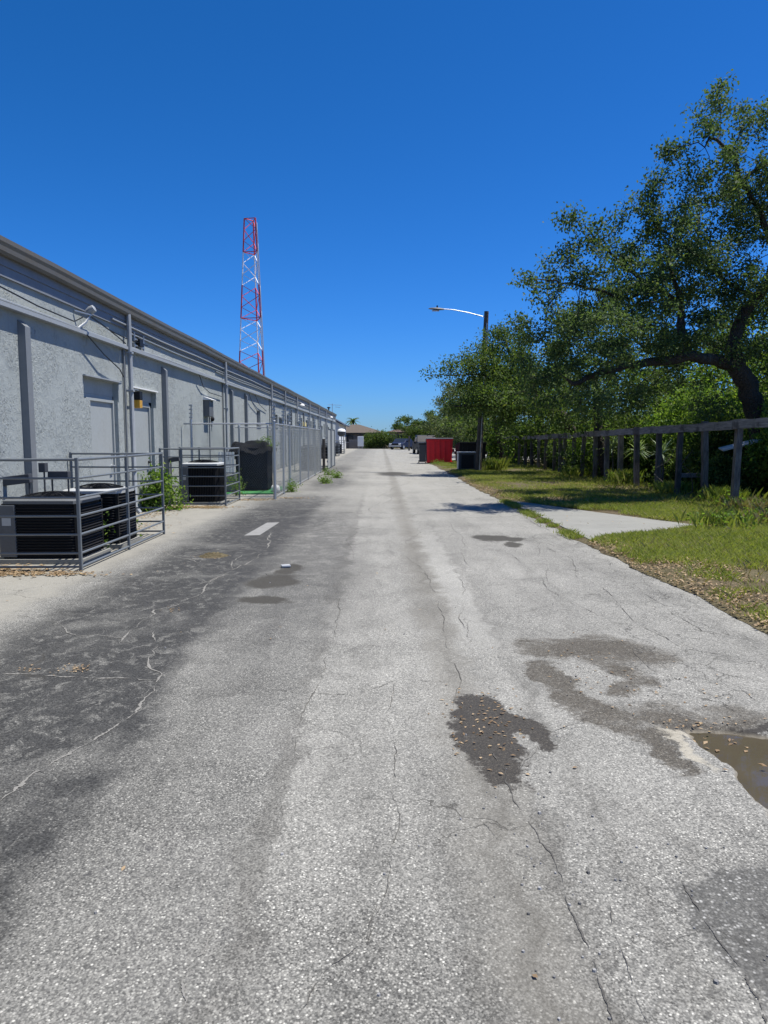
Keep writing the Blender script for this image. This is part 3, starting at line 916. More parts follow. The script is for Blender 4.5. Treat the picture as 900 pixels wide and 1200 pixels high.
# ------------------------------------------------------------------ trees by space colonisation
def resample(pl, step):
    out = [Vector(pl[0])]
    for a, b in zip(pl, pl[1:]):
        a, b = Vector(a), Vector(b)
        n = max(1, int(round((b - a).length / step)))
        for k in range(1, n + 1):
            out.append(a.lerp(b, k / n))
    return out


def grow(skel, A, step, infl, kill, iters, rng):
    """skel: list of (polyline, r0, r1). returns pos, parent, fixed radius"""
    pos, par, rad = [], [], []
    for pl, r0, r1 in skel:
        pts = resample(pl, step)
        if not pos:
            start = -1
        else:
            start = int(np.argmin(np.linalg.norm(np.array(pos) - np.array(pts[0]), axis=1)))
            pts = pts[1:]
        for k, p in enumerate(pts):
            j = np.array(p) + rng.normal(size=3) * step * 0.10
            pos.append(j); par.append(start if k == 0 else len(pos) - 2)
            t = k / max(1, len(pts) - 1)
            rad.append(r0 + (r1 - r0) * t)
    nsk = len(pos)
    pos = list(pos)
    PA = np.array(pos)
    D = np.full(len(A), 1e9); I = np.zeros(len(A), int)
    def upd(newp, base):
        nonlocal D, I
        d = np.linalg.norm(A[:, None, :] - newp[None], axis=2)
        k = d.argmin(1); m = d[np.arange(len(A)), k]
        b = m < D
        D[b] = m[b]; I[b] = base + k[b]
    upd(PA, 0)
    alive = np.ones(len(A), bool)
    for it in range(iters):
        act = alive & (D < infl)
        if not act.any():
            break
        idx = np.unique(I[act])
        new, base = [], len(pos)
        for i in idx:
            q = A[act & (I == i)]
            v = q - pos[i]
            v = (v / (np.linalg.norm(v, axis=1)[:, None] + 1e-9)).mean(0) + rng.normal(size=3) * 0.18
            n = np.linalg.norm(v)
            if n < 1e-3:
                continue
            new.append(pos[i] + v / n * step); par.append(int(i)); rad.append(0.0)
        if not new:
            break
        pos += new
        upd(np.array(new), base)
        alive &= D > kill
    return np.array(pos), np.array(par), np.array(rad), nsk


def tree(name, label, cat, base, skel, blobs, nattr, leaf, lsize, per, seed, step=0.35, infl=2.5, bark=None, group=None,
         spread=0.2, tipr=0.006, depth_max=2, parts=True, up=0.35, trunk_name='trunk'):
    rng = np.random.default_rng(seed)
    base = Vector(base)
    A = []
    vol = np.array([b[3] ** 2 if not hasattr(b[3], '__len__') else b[3][0] * b[3][2] for b in blobs])
    cnt = np.maximum(3, (nattr * vol / vol.sum()).astype(int))
    for b, n in zip(blobs, cnt):
        c = np.array(b[:3], float); r = np.array(b[3] if hasattr(b[3], '__len__') else (b[3],) * 3)
        d = rng.normal(size=(n, 3)); d /= np.linalg.norm(d, axis=1)[:, None]
        k = max(2, n // 9)
        cl = d[:k] * (rng.uniform(0.3, 1, k) ** 0.5)[:, None]
        q = cl[rng.integers(0, k, n)] + rng.normal(size=(n, 3)) * 0.17
        A.append(c + q * r)
    A = np.concatenate(A)
    A = A[A[:, 2] > 0.15 if base.z > -0.5 else A[:, 2] > -1]
    pos, par, rad, nsk = grow(skel, A, step, infl, step * 1.25, 160, rng)
    n = len(pos)
    pw = np.full(n, 0.0); dep = np.zeros(n, int); nch = np.zeros(n, int)
    for i in range(n - 1, -1, -1):
        if nch[i] == 0:
            pw[i] = tipr ** 2.3
        p = par[i]
        if p >= 0:
            pw[p] += pw[i]; dep[p] = max(dep[p], dep[i] + 1); nch[p] += 1
    r = np.maximum(pw ** (1 / 2.3), rad)
    t = thing(name, label, cat, base, 0, group)
    B = np.array(base)
    # woody part: smooth tubes along chains of the thickest child
    mb = MB()
    main = {}
    for i in range(n):
        p = par[i]
        if p >= 0 and (p not in main or r[i] > r[main[p]]):
            main[p] = i
    for i in range(n):
        p = par[i]
        if p >= 0 and main[p] == i:
            continue
        ch = [p] if p >= 0 else []
        k = i
        while True:
            ch.append(k)
            if k not in main:
                break
            k = main[k]
        if len(ch) < 2:
            continue
        rs = [min(r[c], r[ch[1]] * 1.05) if (j == 0 and p >= 0) else r[c] for j, c in enumerate(ch)]
        mx = max(rs)
        if mx < tipr * 0.9:
            continue
        mb.tube([pos[c] - B for c in ch], rs, 9 if mx > 0.09 else (5 if mx > 0.025 else 3), caps=False)
    mb.build(trunk_name, bark or M['bark'], t, smooth='all', normals=False)
    # leaves
    ids = np.where((dep <= depth_max) & (np.arange(n) >= nsk))[0]
    k = per
    cen = np.repeat(pos[ids], k, axis=0)
    back = np.repeat(pos[np.maximum(par[ids], 0)], k, axis=0)
    f = rng.uniform(0, 1, len(cen))[:, None]
    cen = cen * (1 - f) + back * f + rng.normal(size=cen.shape) * spread * np.array([1, 1, 0.75]) - B
    v = leaf_quads(cen, lsize, lsize * 0.55, rng, up=up, curl=0.18)
    np_mesh('crown', v, 4, leaf, t)
    return t


def W(px, py, d):
    return tuple(P(px, py, d))


def build_oak():
    def b(px, py, d, r):
        q = P(px, py, d)
        return (q.x, q.y, q.z, r)
    base = P(893, 520, 18.4); base.z = 0.1
    trunk = [tuple(base), W(893, 520, 18.4), W(887, 480, 18.3), W(876, 452, 18.2), W(862, 430, 18.0)]
    skel = [(trunk, 0.31, 0.23),
            ([W(862, 430, 18.0), W(840, 424, 17.6), W(806, 416, 17.2), W(770, 424, 17.0), W(735, 427, 16.9), W(705, 436, 16.7), W(668, 450, 16.4)], 0.155, 0.05),
            ([W(806, 416, 17.2), W(800, 392, 17.3), W(797, 355, 17.5), W(785, 318, 17.4)], 0.115, 0.04),
            ([W(862, 430, 18.0), W(858, 408, 18.0), W(868, 376, 18.0), W(884, 350, 18.0), W(902, 332, 18.1), W(908, 295, 18.0), W(892, 250, 17.7)], 0.17, 0.07),
            ([W(892, 250, 17.7), W(868, 215, 17.4), W(864, 188, 17.2), W(850, 170, 17.0), W(830, 160, 16.8)], 0.07, 0.03),
            ([W(868, 215, 17.4), W(885, 200, 17.6), W(920, 180, 17.8)], 0.05, 0.03),
            ([W(884, 350, 18.0), W(850, 330, 17.4), W(820, 300, 17.0), W(770, 265, 16.5)], 0.06, 0.02),
            ([W(797, 355, 17.5), W(760, 335, 16.9), W(720, 300, 16.3), W(690, 275, 16.0)], 0.055, 0.02),
            ([W(770, 335, 17.0), W(735, 350, 16.5), W(680, 335, 15.9), W(630, 327, 15.4)], 0.045, 0.016),
            ([W(908, 295, 18.0), W(950, 250, 18.0), W(980, 200, 18)], 0.10, 0.04),
            ([W(902, 332, 18.1), W(960, 330, 18.6), W(1010, 320, 19)], 0.10, 0.04)]
    blobs = [b(640, 350, 15.6, .5), b(620, 372, 16.2, .5), b(655, 362, 16, .6), b(672, 400, 15.2, .7), b(715, 400, 15.4, .7), b(640, 440, 16.0, .7), b(690, 455, 16.2, .7), b(745, 440, 16.4, .45),
             b(770, 385, 16.2, .6), b(830, 380, 16.6, .6), b(740, 285, 16.4, .5), b(690, 310, 15.8, .6), b(735, 345, 16.2, .7), b(790, 330, 16.4, .8), b(850, 330, 16.8, .8), b(880, 410, 17.2, .45),
             b(660, 320, 16.4, .6), b(615, 410, 17.0, .7), b(600, 385, 17, .4), b(720, 470, 18.5, .8), b(790, 465, 19, .8),
             b(868, 128, 17.2, .75), b(838, 138, 17.0, .6), b(885, 165, 17.6, .9), b(826, 176, 16.6, .75), b(860, 205, 17, .95), b(806, 200, 16.5, .6), b(792, 236, 16.5, .7),
             b(778, 205, 16.4, .35), b(830, 245, 17, .9), b(880, 255, 17.8, 1.0), b(850, 285, 17.5, 1.0), b(800, 285, 16.8, .95), b(760, 262, 16.3, .6), b(757, 300, 16.6, .8),
             b(705, 245, 16, .55), b(668, 262, 15.7, .45), b(690, 285, 16, .6), b(655, 300, 15.6, .5), b(720, 320, 16.4, .75), b(612, 325, 15.3, .22), b(640, 325, 15.4, .4), b(670, 335, 15.8, .55),
             b(700, 365, 16.4, .75), b(760, 350, 16.9, .9), b(820, 340, 17.3, 1.0), b(880, 330, 18, 1.1), b(655, 385, 16.0, .65), b(690, 410, 16.6, .8), b(740, 395, 17, .85), b(790, 380, 17.6, .9),
             b(650, 425, 16.6, .7), b(705, 440, 17.0, .7), b(850, 375, 18.3, .9), b(615, 395, 16.2, .4), b(630, 455, 17, .6), b(680, 470, 17.6, .6),
             b(820, 300, 19.4, 1.1), b(860, 240, 19, 1.0), b(760, 330, 19.5, 1.1), b(700, 380, 19.5, 1.1), b(890, 380, 20, 1.2), b(830, 370, 20, 1.1), b(760, 400, 20, 1.0),
             b(895, 118, 17.4, .6), b(930, 150, 17.8, 1.0), b(960, 220, 18, 1.4), b(950, 310, 18, 1.4), b(1010, 260, 18.5, 1.6), b(1000, 350, 19, 1.4), b(940, 390, 18, 1.0), b(1060, 320, 19, 1.5), b(980, 160, 18.5, 1.0)]
    tree('oak_tree', 'large dark oak with a long low bare limb reaching left over the wooden fence', 'tree', base, skel, blobs, 4200, M['leaf_oak'], 0.084, 98, 5,
         step=0.25, infl=2.0, spread=0.135, tipr=0.0065, depth_max=2)


build_oak()


def auto_tree(name, label, x, y, h, rx, ry, z0, seed, leaf, lsize, per, nattr, group=None, lean=(0, 0), step=0.45, trunk_r=0.22, nb=16, zground=0.1, spread=0.26, up=0.35):
    rnd = random.Random(seed)
    base = (x, y, zground)
    skel = [([base, (x + lean[0] * 0.3, y + lean[1] * 0.3, z0 * 0.7), (x + lean[0] * 0.6, y + lean[1] * 0.6, z0 + 0.3), (x + lean[0], y + lean[1], z0 + (h - z0) * 0.5)], trunk_r, trunk_r * 0.4)]
    blobs = []
    for k in range(nb):
        a = rnd.uniform(0, 6.283); q = rnd.uniform(0.15, 1) ** 0.6
        zz = rnd.uniform(0, 1)
        s = math.sin(math.pi * min(0.97, 0.15 + zz * 0.75)) ** 0.6
        rr = min(rx, ry) * rnd.uniform(0.22, 0.42)
        blobs.append((x + lean[0] + math.cos(a) * rx * q * s * 0.85, y + lean[1] + math.sin(a) * ry * q * s * 0.85, z0 + rr * 0.5 + (h - z0 - rr * 1.3) * zz, (rr, rr, rr * 0.8)))
    for k in range(4):
        zz = k / 4
        rr = min(rx, ry) * 0.42
        blobs.append((x + lean[0], y + lean[1], z0 + (h - z0) * (0.2 + 0.6 * zz), rr))
    return tree(name, label, 'tree', base, skel, blobs, nattr, leaf, lsize, per, seed, step=step, infl=4.0, spread=spread, tipr=0.008, group=group, up=up)


TG = 'trees behind the wooden fence'
for (tx, ty, th, tr, sd, lab) in ((20.5, 23.0, 8.0, 4.4, 81, 'deep shaded tree at the far right behind the oak trunk'), (21.0, 32.0, 8.5, 4.8, 82, 'deep shaded tree behind the tall dark tree'), (21.5, 43.0, 8.5, 5.5, 83, 'deep shaded tree behind the far end of the fence'),
                              (16.5, 16.5, 6.5, 3.2, 84, 'dark tree at the right edge just behind the nearest bushes')):
    auto_tree('roadside_tree', lab, tx, ty, th, tr, tr, 0.4, sd, M['leaf_dark'], 0.21, 40, 1000, TG, nb=22)


def build_lean_tree():
    def b(px, py, d, r):
        q = P(px, py, d)
        return (q.x, q.y, q.z, (r, r * 1.2, r * 0.75))
    base = (8.5, 30.6, 0.1)
    skel = [([base, (8.3, 30.5, 1.6), (7.6, 30.2, 2.5), (6.7, 30.0, 2.9)], 0.22, 0.17),
            ([(6.7, 30.0, 2.9), W(590, 440, 29.8), W(560, 440, 29.6), W(530, 440, 29.5), W(505, 439, 29.4)], 0.06, 0.012),
            ([(6.7, 30.0, 2.9), W(600, 420, 30.2), W(592, 398, 30.4)], 0.12, 0.04), ([(6.7, 30.0, 2.9), W(590, 470, 29.3), W(555, 475, 29.0), W(535, 478, 28.8)], 0.09, 0.03)]
    bl = [b(506, 438, 29.4, .32), b(522, 437, 29.4, .45), b(540, 434, 29.5, .6), b(558, 428, 29.8, .75), b(572, 408, 30.6, .75), b(590, 398, 30.6, .8), b(604, 412, 30.5, .9), b(622, 405, 30.8, .8),
          b(548, 452, 29.4, .6), b(530, 463, 29.2, .5), b(543, 480, 29.0, .55), b(560, 470, 29.2, .8), b(580, 450, 29.4, .9), b(600, 440, 30, 1.0), b(625, 435, 30, 1.1), b(585, 485, 29.2, .8), b(610, 475, 29.4, 1.0),
          b(566, 425, 29.4, .7), b(566, 445, 29.2, .7), b(562, 462, 29.0, .7), b(575, 440, 32, .9), b(600, 430, 33, 1.1), b(560, 470, 32.6, .9), b(640, 450, 31, 1.2), b(640, 415, 31.5, 1.0), b(630, 480, 29.6, .9)]
    tree('roadside_tree', 'dark spreading tree leaning over the lamp post with a branch tip reaching into the sky', 'tree', base, skel, bl, 1900, M['leaf_dark'], 0.115, 120, 41, step=0.36, infl=2.4, spread=0.22, tipr=0.008, group=TG)


build_lean_tree()
auto_tree('roadside_tree', 'round topped green tree between the oak and the lamp post', 8.3, 26.0, 6.5, 3.5, 3.5, 0.9, 42, M['leaf_dark'], 0.138, 46, 1500, TG, (-0.6, 0), nb=20)
auto_tree('roadside_tree', 'bright green tree seen through the gaps under the oak limb', 12.2, 22.0, 6.3, 3.6, 3.4, 0.6, 43, M['leaf_bright'], 0.150, 41, 1300, TG, nb=18)
auto_tree('roadside_tree', 'light green tree behind the oak trunk at the right edge', 15.0, 21.5, 6.8, 3.6, 3.6, 0.5, 44, M['leaf_bright'], 0.163, 36, 1100, TG, nb=16)
auto_tree('roadside_tree', 'dark tree rising behind the red dumpster', 7.8, 45, 6.0, 3.6, 5, 1.2, 45, M['leaf_dark'], 0.213, 36, 900, TG, (-0.8, 0))
auto_tree('roadside_tree', 'leafy tree just past the lamp post', 8.8, 37.5, 6.3, 3.8, 4.2, 0.9, 46, M['leaf_dark'], 0.188, 41, 1100, TG, (-0.6, 0))
auto_tree('roadside_tree', 'dull green tree overhanging the parked pickup', 9.5, 58, 6.6, 4.8, 6, 0.8, 47, M['leaf_pale'], 0.17, 70, 1000, TG, (-1.5, 0))
auto_tree('roadside_tree', 'greyish green tree beyond the parked pickup', 10.0, 74, 5.7, 5.6, 7, 0.5, 48, M['leaf_pale'], 0.20, 70, 1000, TG, (-2.0, 0))
auto_tree('roadside_tree', 'hazy olive tree at the far right corner of the lot', 9.0, 104, 5.2, 6.5, 5, 0.4, 49, M['leaf_dark'], 0.24, 80, 900, TG, (-2.0, 0))
auto_tree('roadside_tree', 'tall dark tree filling the shade behind the middle of the fence', 14.0, 31, 7.4, 4.5, 4.5, 0.6, 50, M['leaf_dark'], 0.188, 41, 1100, TG)
auto_tree('roadside_tree', 'dark tree deep in the shade behind the far part of the fence', 14.5, 42, 7.0, 5, 5, 0.6, 51, M['leaf_dark'], 0.225, 36, 900, TG)


# understory bushes
def bush(name, label, x, y, rx, ry, h, seed, leaf, lsize, n, group=None, z0=0.08, nb=9):
    rng = np.random.default_rng(seed)
    t = thing(name, label, 'bush', (x, y, z0), 0, group)
    cs = []
    mb = MB()
    for k in range(nb):
        a = rng.uniform(0, 6.283); q = rng.uniform(0, 0.75)
        zz = rng.uniform(0.25, 0.78) * h * (1 - 0.45 * q)
        rr = rng.uniform(0.28, 0.45)
        c = np.array([math.cos(a) * q * rx, math.sin(a) * q * ry, zz])
        cs.append((c, np.array([rx * rr, ry * rr, h * rr * 0.72])))
        mb.tube([(c[0] * 0.15, c[1] * 0.15, 0), (c[0] * 0.5, c[1] * 0.55, c[2] * 0.55), tuple(c)], [0.02, 0.014, 0.006], 4, caps=False)
    mb.build('stem', M['twig'], t, normals=False)
    P_ = []
    for c, r in cs:
        m = n // nb
        # leaf clumps
        d = rng.normal(size=(m // 14 + 1, 3)); d /= np.linalg.norm(d, axis=1)[:, None]
        cl = c + d * r * (rng.uniform(0.25, 1, len(d)) ** 0.4)[:, None]
        p = np.repeat(cl, 14, axis=0) + rng.normal(size=(len(cl) * 14, 3)) * lsize * 1.25
        P_.append(p)
    p = np.concatenate(P_); p[:, 2] = np.maximum(p[:, 2], 0.02)
    np_mesh('foliage', leaf_quads(p, lsize, lsize * 0.52, rng, 0.4, 0.18), 4, leaf, t)
    return t


BG = 'bushes in the undergrowth behind the fence'
UNDER = [  # x, y, rx, ry, h, leaf, size, n, label
    (8.6, 14.3, 0.6, 0.8, 0.9, 'leaf_dark', .07, 2600, 'low dark bush just behind the nearest fence post'),
    (8.7, 18.2, 0.7, 0.9, 1.1, 'leaf_dark', .07, 2600, 'knee high dark bush behind the third fence post'),
    (8.8, 21.2, 0.7, 0.9, 1.2, 'leaf_dark', .075, 2600, 'low dark bush right of the pale yucca rosette'),
    (8.7, 23.5, 0.7, 0.9, 1.2, 'leaf_dark', .075, 2600, 'low dark bush left of the pale yucca rosette'),
    (8.6, 26.8, 0.7, 1.2, 1.3, 'leaf_dark', .08, 2600, 'low dark bush close behind the middle of the fence'),
    (8.5, 30.2, 0.7, 1.5, 1.4, 'leaf_dark', .085, 2600, 'low dark bush close behind the far half of the fence'),
    (8.5, 34.2, 0.7, 1.8, 1.4, 'leaf_dark', .09, 2600, 'low dark bush close behind the last visible fence posts'),
    (9.6, 15.2, 1.1, 1.0, 1.5, 'leaf_bright', .085, 5200, 'low glossy bush beside the white board behind the nearest fence post'),
    (9.9, 17.6, 1.3, 1.2, 2.6, 'leaf_bright', .09, 5600, 'bright bush at the foot of the oak trunk'),
    (9.4, 20.2, 1.3, 1.3, 2.3, 'leaf_dark', .09, 5600, 'dark shaded bush under the low oak limb'),
    (11.6, 18.8, 1.6, 1.5, 3.4, 'leaf_bright', .10, 5600, 'sunlit bush rising behind the oak trunk'),
    (9.6, 22.8, 1.4, 1.4, 3.0, 'leaf_bright', .095, 6000, 'sunlit leafy bush showing above the fence beam left of the oak'),
    (9.4, 25.6, 1.4, 1.5, 2.5, 'leaf_dark', .10, 5200, 'dark bush behind the fence midway along'),
    (9.0, 28.8, 1.3, 1.6, 2.6, 'leaf_bright', .10, 5200, 'green bush above the far half of the fence beam'),
    (9.0, 32.4, 1.4, 1.7, 2.2, 'leaf_dark', .11, 4600, 'dark bush near the far end of the fence beside the lamp post'),
    (8.9, 36.5, 1.5, 2.0, 2.4, 'leaf_dark', .12, 4200, 'deep green bush at the end of the fence'),
    (8.6, 41.0, 1.6, 2.2, 2.4, 'leaf_bright', .13, 3800, 'bush behind the black dumpster'),
    (8.4, 47.0, 1.8, 2.4, 2.6, 'leaf_bright', .15, 3400, 'pale leaved bush right behind the red dumpster'),
    (13.4, 25.5, 2.0, 2.0, 3.6, 'leaf_dark', .12, 5000, 'big dark bush deep behind the fence'),
    (14.0, 19.5, 2.0, 1.8, 3.6, 'leaf_dark', .12, 5000, 'big dark bush deep behind the oak at the right edge'),
    (12.2, 15.6, 1.6, 1.4, 2.8, 'leaf_dark', .10, 5000, 'shaded bush at the right edge behind the nearest fence post'),
    (12.6, 30.5, 2.2, 2.2, 3.2, 'leaf_dark', .13, 4600, 'dark thicket bush behind the far half of the fence'),
    (12.4, 37.0, 2.2, 2.6, 3.0, 'leaf_dark', .14, 4200, 'dark thicket bush beyond the end of the fence'),
    (11.4, 24.6, 1.9, 1.8, 4.2, 'leaf_bright', .10, 5600, 'tall sunlit bush seen through the gap under the oak limb'),
    (14.6, 27.6, 2.4, 2.2, 4.6, 'leaf_dark', .12, 5000, 'tall dark bush behind the tall sunlit bush under the oak limb'),
    (17.5, 25.0, 2.6, 2.6, 3.8, 'leaf_dark', .15, 4600, 'far dark bush closing the view under the trees'),
    (17.8, 32.0, 2.6, 3.0, 3.8, 'leaf_dark', .16, 4200, 'far dark bush behind the thicket'),
    (17.0, 40.0, 3.0, 3.4, 3.8, 'leaf_dark', .18, 4000, 'far dark bush behind the lamp post'),
    (12.0, 46.0, 2.6, 3.0, 3.4, 'leaf_dark', .18, 3600, 'dark bush behind the dumpsters'),
]
for i, (x, y, rx, ry, h, lf, ls, n, lab) in enumerate(UNDER):
    bush('bush', lab, x, y, rx, ry, h, 300 + i, M[lf], ls * 1.3, int(n * 2.2), BG, nb=12)


# ------------------------------------------------------------------ wooden fence
def build_wood_fence():
    X = 7.65
    t = thing('wooden_fence', 'weathered grey timber fence of bare posts and one top beam with its boards gone', 'fence', (X, 15.4, 0))
    def top(y):
        return 1.95 - 0.014 * max(0, min(y, 34) - 14)
    ys = [12.2, 13.7, 15.35, 17.0, 18.35, 19.75, 21.5, 22.9, 24.3, 25.6, 27.0, 28.4, 29.8, 30.6, 31.6, 33.2, 34.8, 36.4, 38.0, 39.6, 41.2, 42.8, 44.4, 46.0, 47.6, 49.4, 51.0]
    rnd = random.Random(5)
    for i, y in enumerate(ys):
        zt = top(y) - (0.02 if i % 3 else -0.03)
        lx, ly = rnd.gauss(0, 0.03), rnd.gauss(0, 0.05)
        wd = rnd.uniform(0.055, 0.075)
        vs = []
        n = 7
        mb = MB()
        rings = []
        for k in range(n):
            f = k / (n - 1)
            z = -0.1 + (zt + 0.1) * f
            c = (lx * (f - 1) + rnd.gauss(0, 0.004), y - 15.4 + ly * (f - 1) + rnd.gauss(0, 0.004))
            ww = wd * (1 + rnd.gauss(0, 0.03))
            rings.append([(c[0] - ww, c[1] - ww, z), (c[0] + ww, c[1] - ww, z), (c[0] + ww, c[1] + ww, z), (c[0] - ww, c[1] + ww, z)])
        mb.v = [p for r in rings for p in r]
        for k in range(n - 1):
            for q in range(4):
                mb.f.append((k * 4 + q, k * 4 + (q + 1) % 4, k * 4 + 4 + (q + 1) % 4, k * 4 + 4 + q))
        mb.f.append((n * 4 - 4, n * 4 - 3, n * 4 - 2, n * 4 - 1))
        mb.build('post', M['wood'], t)
    # top beam in lengths, each a plank nailed to the road side of the posts, slightly out of line
    cuts = [11.5, 15.35, 19.75, 22.9, 27.0, 30.6, 34.8, 39.6, 44.4, 51.2]
    for a, b in zip(cuts, cuts[1:]):
        n = 14
        mb = MB()
        da, db = rnd.gauss(0, 0.012), rnd.gauss(0, 0.012)
        for k in range(n):
            f = k / (n - 1)
            y = a + 0.004 + (b - a - 0.008) * f - 15.4
            zc = top(y + 15.4) + da * (1 - f) + db * f - 0.015 * math.sin(math.pi * f)
            e0, e1 = rnd.gauss(0, 0.006), rnd.gauss(0, 0.006)
            x0, x1 = -0.14, -0.085
            mb.v += [(x0, y, zc - 0.19 + e0), (x1, y, zc - 0.19 + e0), (x1, y, zc + e1), (x0, y, zc + e1)]
        for k in range(n - 1):
            for q in range(4):
                mb.f.append((k * 4 + q, k * 4 + (q + 1) % 4, k * 4 + 4 + (q + 1) % 4, k * 4 + 4 + q))
        mb.f += [(3, 2, 1, 0), (n * 4 - 4, n * 4 - 3, n * 4 - 2, n * 4 - 1)]
        mb.build('beam', M['beam'], t)


build_wood_fence()


def build_fence_plants():
    rng = np.random.default_rng(77)
    spots = [(7.95, 22.2, 1.05, 'pale spiky yucca rosette on a stalk right behind the middle fence posts'), (7.98, 24.7, 1.1, 'spiky yucca farther along behind the fence'),
             (7.98, 20.3, 1.0, 'spiky yucca drooping between two nearer fence posts'), (7.98, 26.4, 1.15, 'grey green yucca almost hidden by the far fence posts')]
    for i, (x, y, z, lab) in enumerate(spots):
        t = thing('yucca_plant', lab, 'plant', (x, y, 0.1), 0, 'yuccas behind the wooden fence')
        MB().tube([(0, 0, 0), (0.04, 0.02, z * 0.5), (0, 0.05, z)], [0.045, 0.035, 0.03], 6).build('stem', M['twig'], t, smooth=True)
        mb = MB()
        for k in range(34):
            a = rng.uniform(0, 6.283); e = rng.uniform(-0.5, 1.2)
            L = rng.uniform(0.4, 0.68)
            d = Vector((math.cos(a) * math.cos(e), math.sin(a) * math.cos(e), math.sin(e)))
            s = d.cross(Vector((0, 0, 1))).normalized() * 0.026
            p0 = Vector((0, 0.05, z)); p1 = p0 + d * L * 0.5 + Vector((0, 0, 0.02)); p2 = p0 + d * L + Vector((0, 0, -0.10 * L))
            mb.add([p0 - s * 0.6, p0 + s * 0.6, p1 + s, p1 - s, p2], [(0, 1, 2, 3), (3, 2, 4)])
        mb.build('foliage', M['yucca'], t, normals=False)
    # pale leaning board behind the fence
    t = P(868, 521, 17.6)
    mt = Matrix.Translation((t.x, t.y, t.z)) @ Matrix.Rotation(R(-14), 4, 'Y') @ Matrix.Rotation(R(14), 4, 'X')
    tag(MB().bbox(-0.5, 0.5, -0.12, 0.12, -0.02, 0.02, 0.012, mt).build('white_board', M['ac_top']), 'weathered pale board lying slanted on the bushes behind the nearest fence posts', 'board')
    t = P(812, 557, 19.0)
    tag(MB().bbox(-0.42, 0.42, -0.025, 0.025, -0.06, 0.06, 0.008, Matrix.Translation((t.x, t.y, t.z))).build('loose_plank', M['beam']), 'grey loose plank propped low behind the nearer fence posts', 'plank')
    # dead vines hanging at the posts
    rnd = random.Random(3)
    for i, (px, py, d, lab) in enumerate([(806, 590, 17.6, 'dry looping vine at the foot of the second fence post'), (690, 545, 26, 'bare pale stick leaning through the fence posts'), (778, 580, 19.4, 'thin dry vine trailing from a middle fence post')]):
        q = P(px, py, d)
        pts = [(q.x - 0.25, q.y, 0.05)]
        for k in range(1, 8):
            pts.append((q.x + 0.18 * math.sin(k * 0.9 + i) + rnd.gauss(0, 0.05), q.y + rnd.gauss(0, 0.08), 0.05 + k * 0.17))
        tag(MB().tube(pts, [0.016 - 0.001 * k for k in range(8)], 5).build('dry_vine', M['twig'], smooth=True), lab, 'vine', 'dry vines on the fence')
    # weedy clumps along fence line
    WL = ['broad weedy clump by the corner of the concrete slab', 'weed clump under the nearest fence post', 'weed clump between the nearest two fence posts', 'weed clump in front of the yucca', 'weed clump against the middle of the fence', 'low weed clump at the far fence posts', 'weed clump at the foot of the lamp post', 'weed tuft at the right edge beside the grass']
    for i, (x, y, h, n) in enumerate([(5.7, 11.9, 0.28, 260), (7.5, 14.5, 0.28, 420), (7.9, 16.3, 0.36, 520), (7.8, 19.0, 0.34, 480), (7.7, 22.6, 0.45, 480), (7.6, 27.5, 0.4, 420), (5.2, 33.0, 0.55, 500), (6.9, 12.4, 0.26, 420)]):
        t = thing('weed_clump', WL[i], 'weeds', (x, y, 0.07), 0, 'weed clumps along the fence')
        r2 = np.random.default_rng(500 + i)
        k = n // 2
        q = r2.normal(size=(k, 3)) * np.array([0.22, 0.3, 0.0])
        ang = r2.uniform(0, 6.283, k); hh = h * r2.uniform(0.5, 1.2, k)
        dd = np.stack([np.cos(ang), np.sin(ang), 0 * ang], 1)
        ss = np.stack([-np.sin(ang), np.cos(ang), 0 * ang], 1) * 0.004
        v = np.empty((k, 4, 3)); v[:, 0] = q - ss; v[:, 1] = q + ss
        tip = q + dd * (hh * 0.55)[:, None] + np.array([0, 0, 1]) * hh[:, None]
        v[:, 2] = tip; v[:, 3] = q + dd * (hh * 0.15)[:, None] + np.array([0, 0, 0.6]) * hh[:, None] - ss
        tag(np_mesh('blade', v.reshape(-1, 3), 4, M['dry_grass'] if i in (1, 7) else M['grass'], t), kind='stuff')
        p = r2.normal(size=(n, 3)) * np.array([0.25, 0.32, 0]) + np.array([0, 0, 1]) * (h * r2.uniform(0.1, 0.9, n))[:, None]
        np_mesh('foliage', leaf_quads(p, 0.07, 0.035, r2, 0.5, 0.2), 4, M['leaf_bright'], t)


build_fence_plants()


# ------------------------------------------------------------------ long building
PIL = [3.4, 10.1, 16.6, 24.0, 26.6, 33.4, 40.0, 46.5, 53.0, 59.5, 66.0, 72.5]
DOWN = [14.25, 23.0, 32.6, 37.2, 42.5, 50.0, 57.5, 65.0, 73.5]
DOORS = [(12.5, 13.8), (14.55, 15.95), (35.6, 36.6), (43.6, 44.6), (54.6, 55.6), (61.0, 62.0), (69, 70)]
WINS = [(29.2, 30.1, 2.12, 2.66), (34.0, 35.1, 2.15, 2.65), (38.6, 39.4, 1.9, 2.8), (45.2, 46.0, 1.9, 2.8), (48.2, 49.4, 1.8, 2.75), (51.4, 52.4, 1.8, 2.75), (58.4, 59.2, 1.8, 2.75), (63.4, 64.4, 1.8, 2.75), (67.4, 68.2, 1.8, 2.75)]
BY0, BY1, WTOP = -10.0, 80.0, 3.98


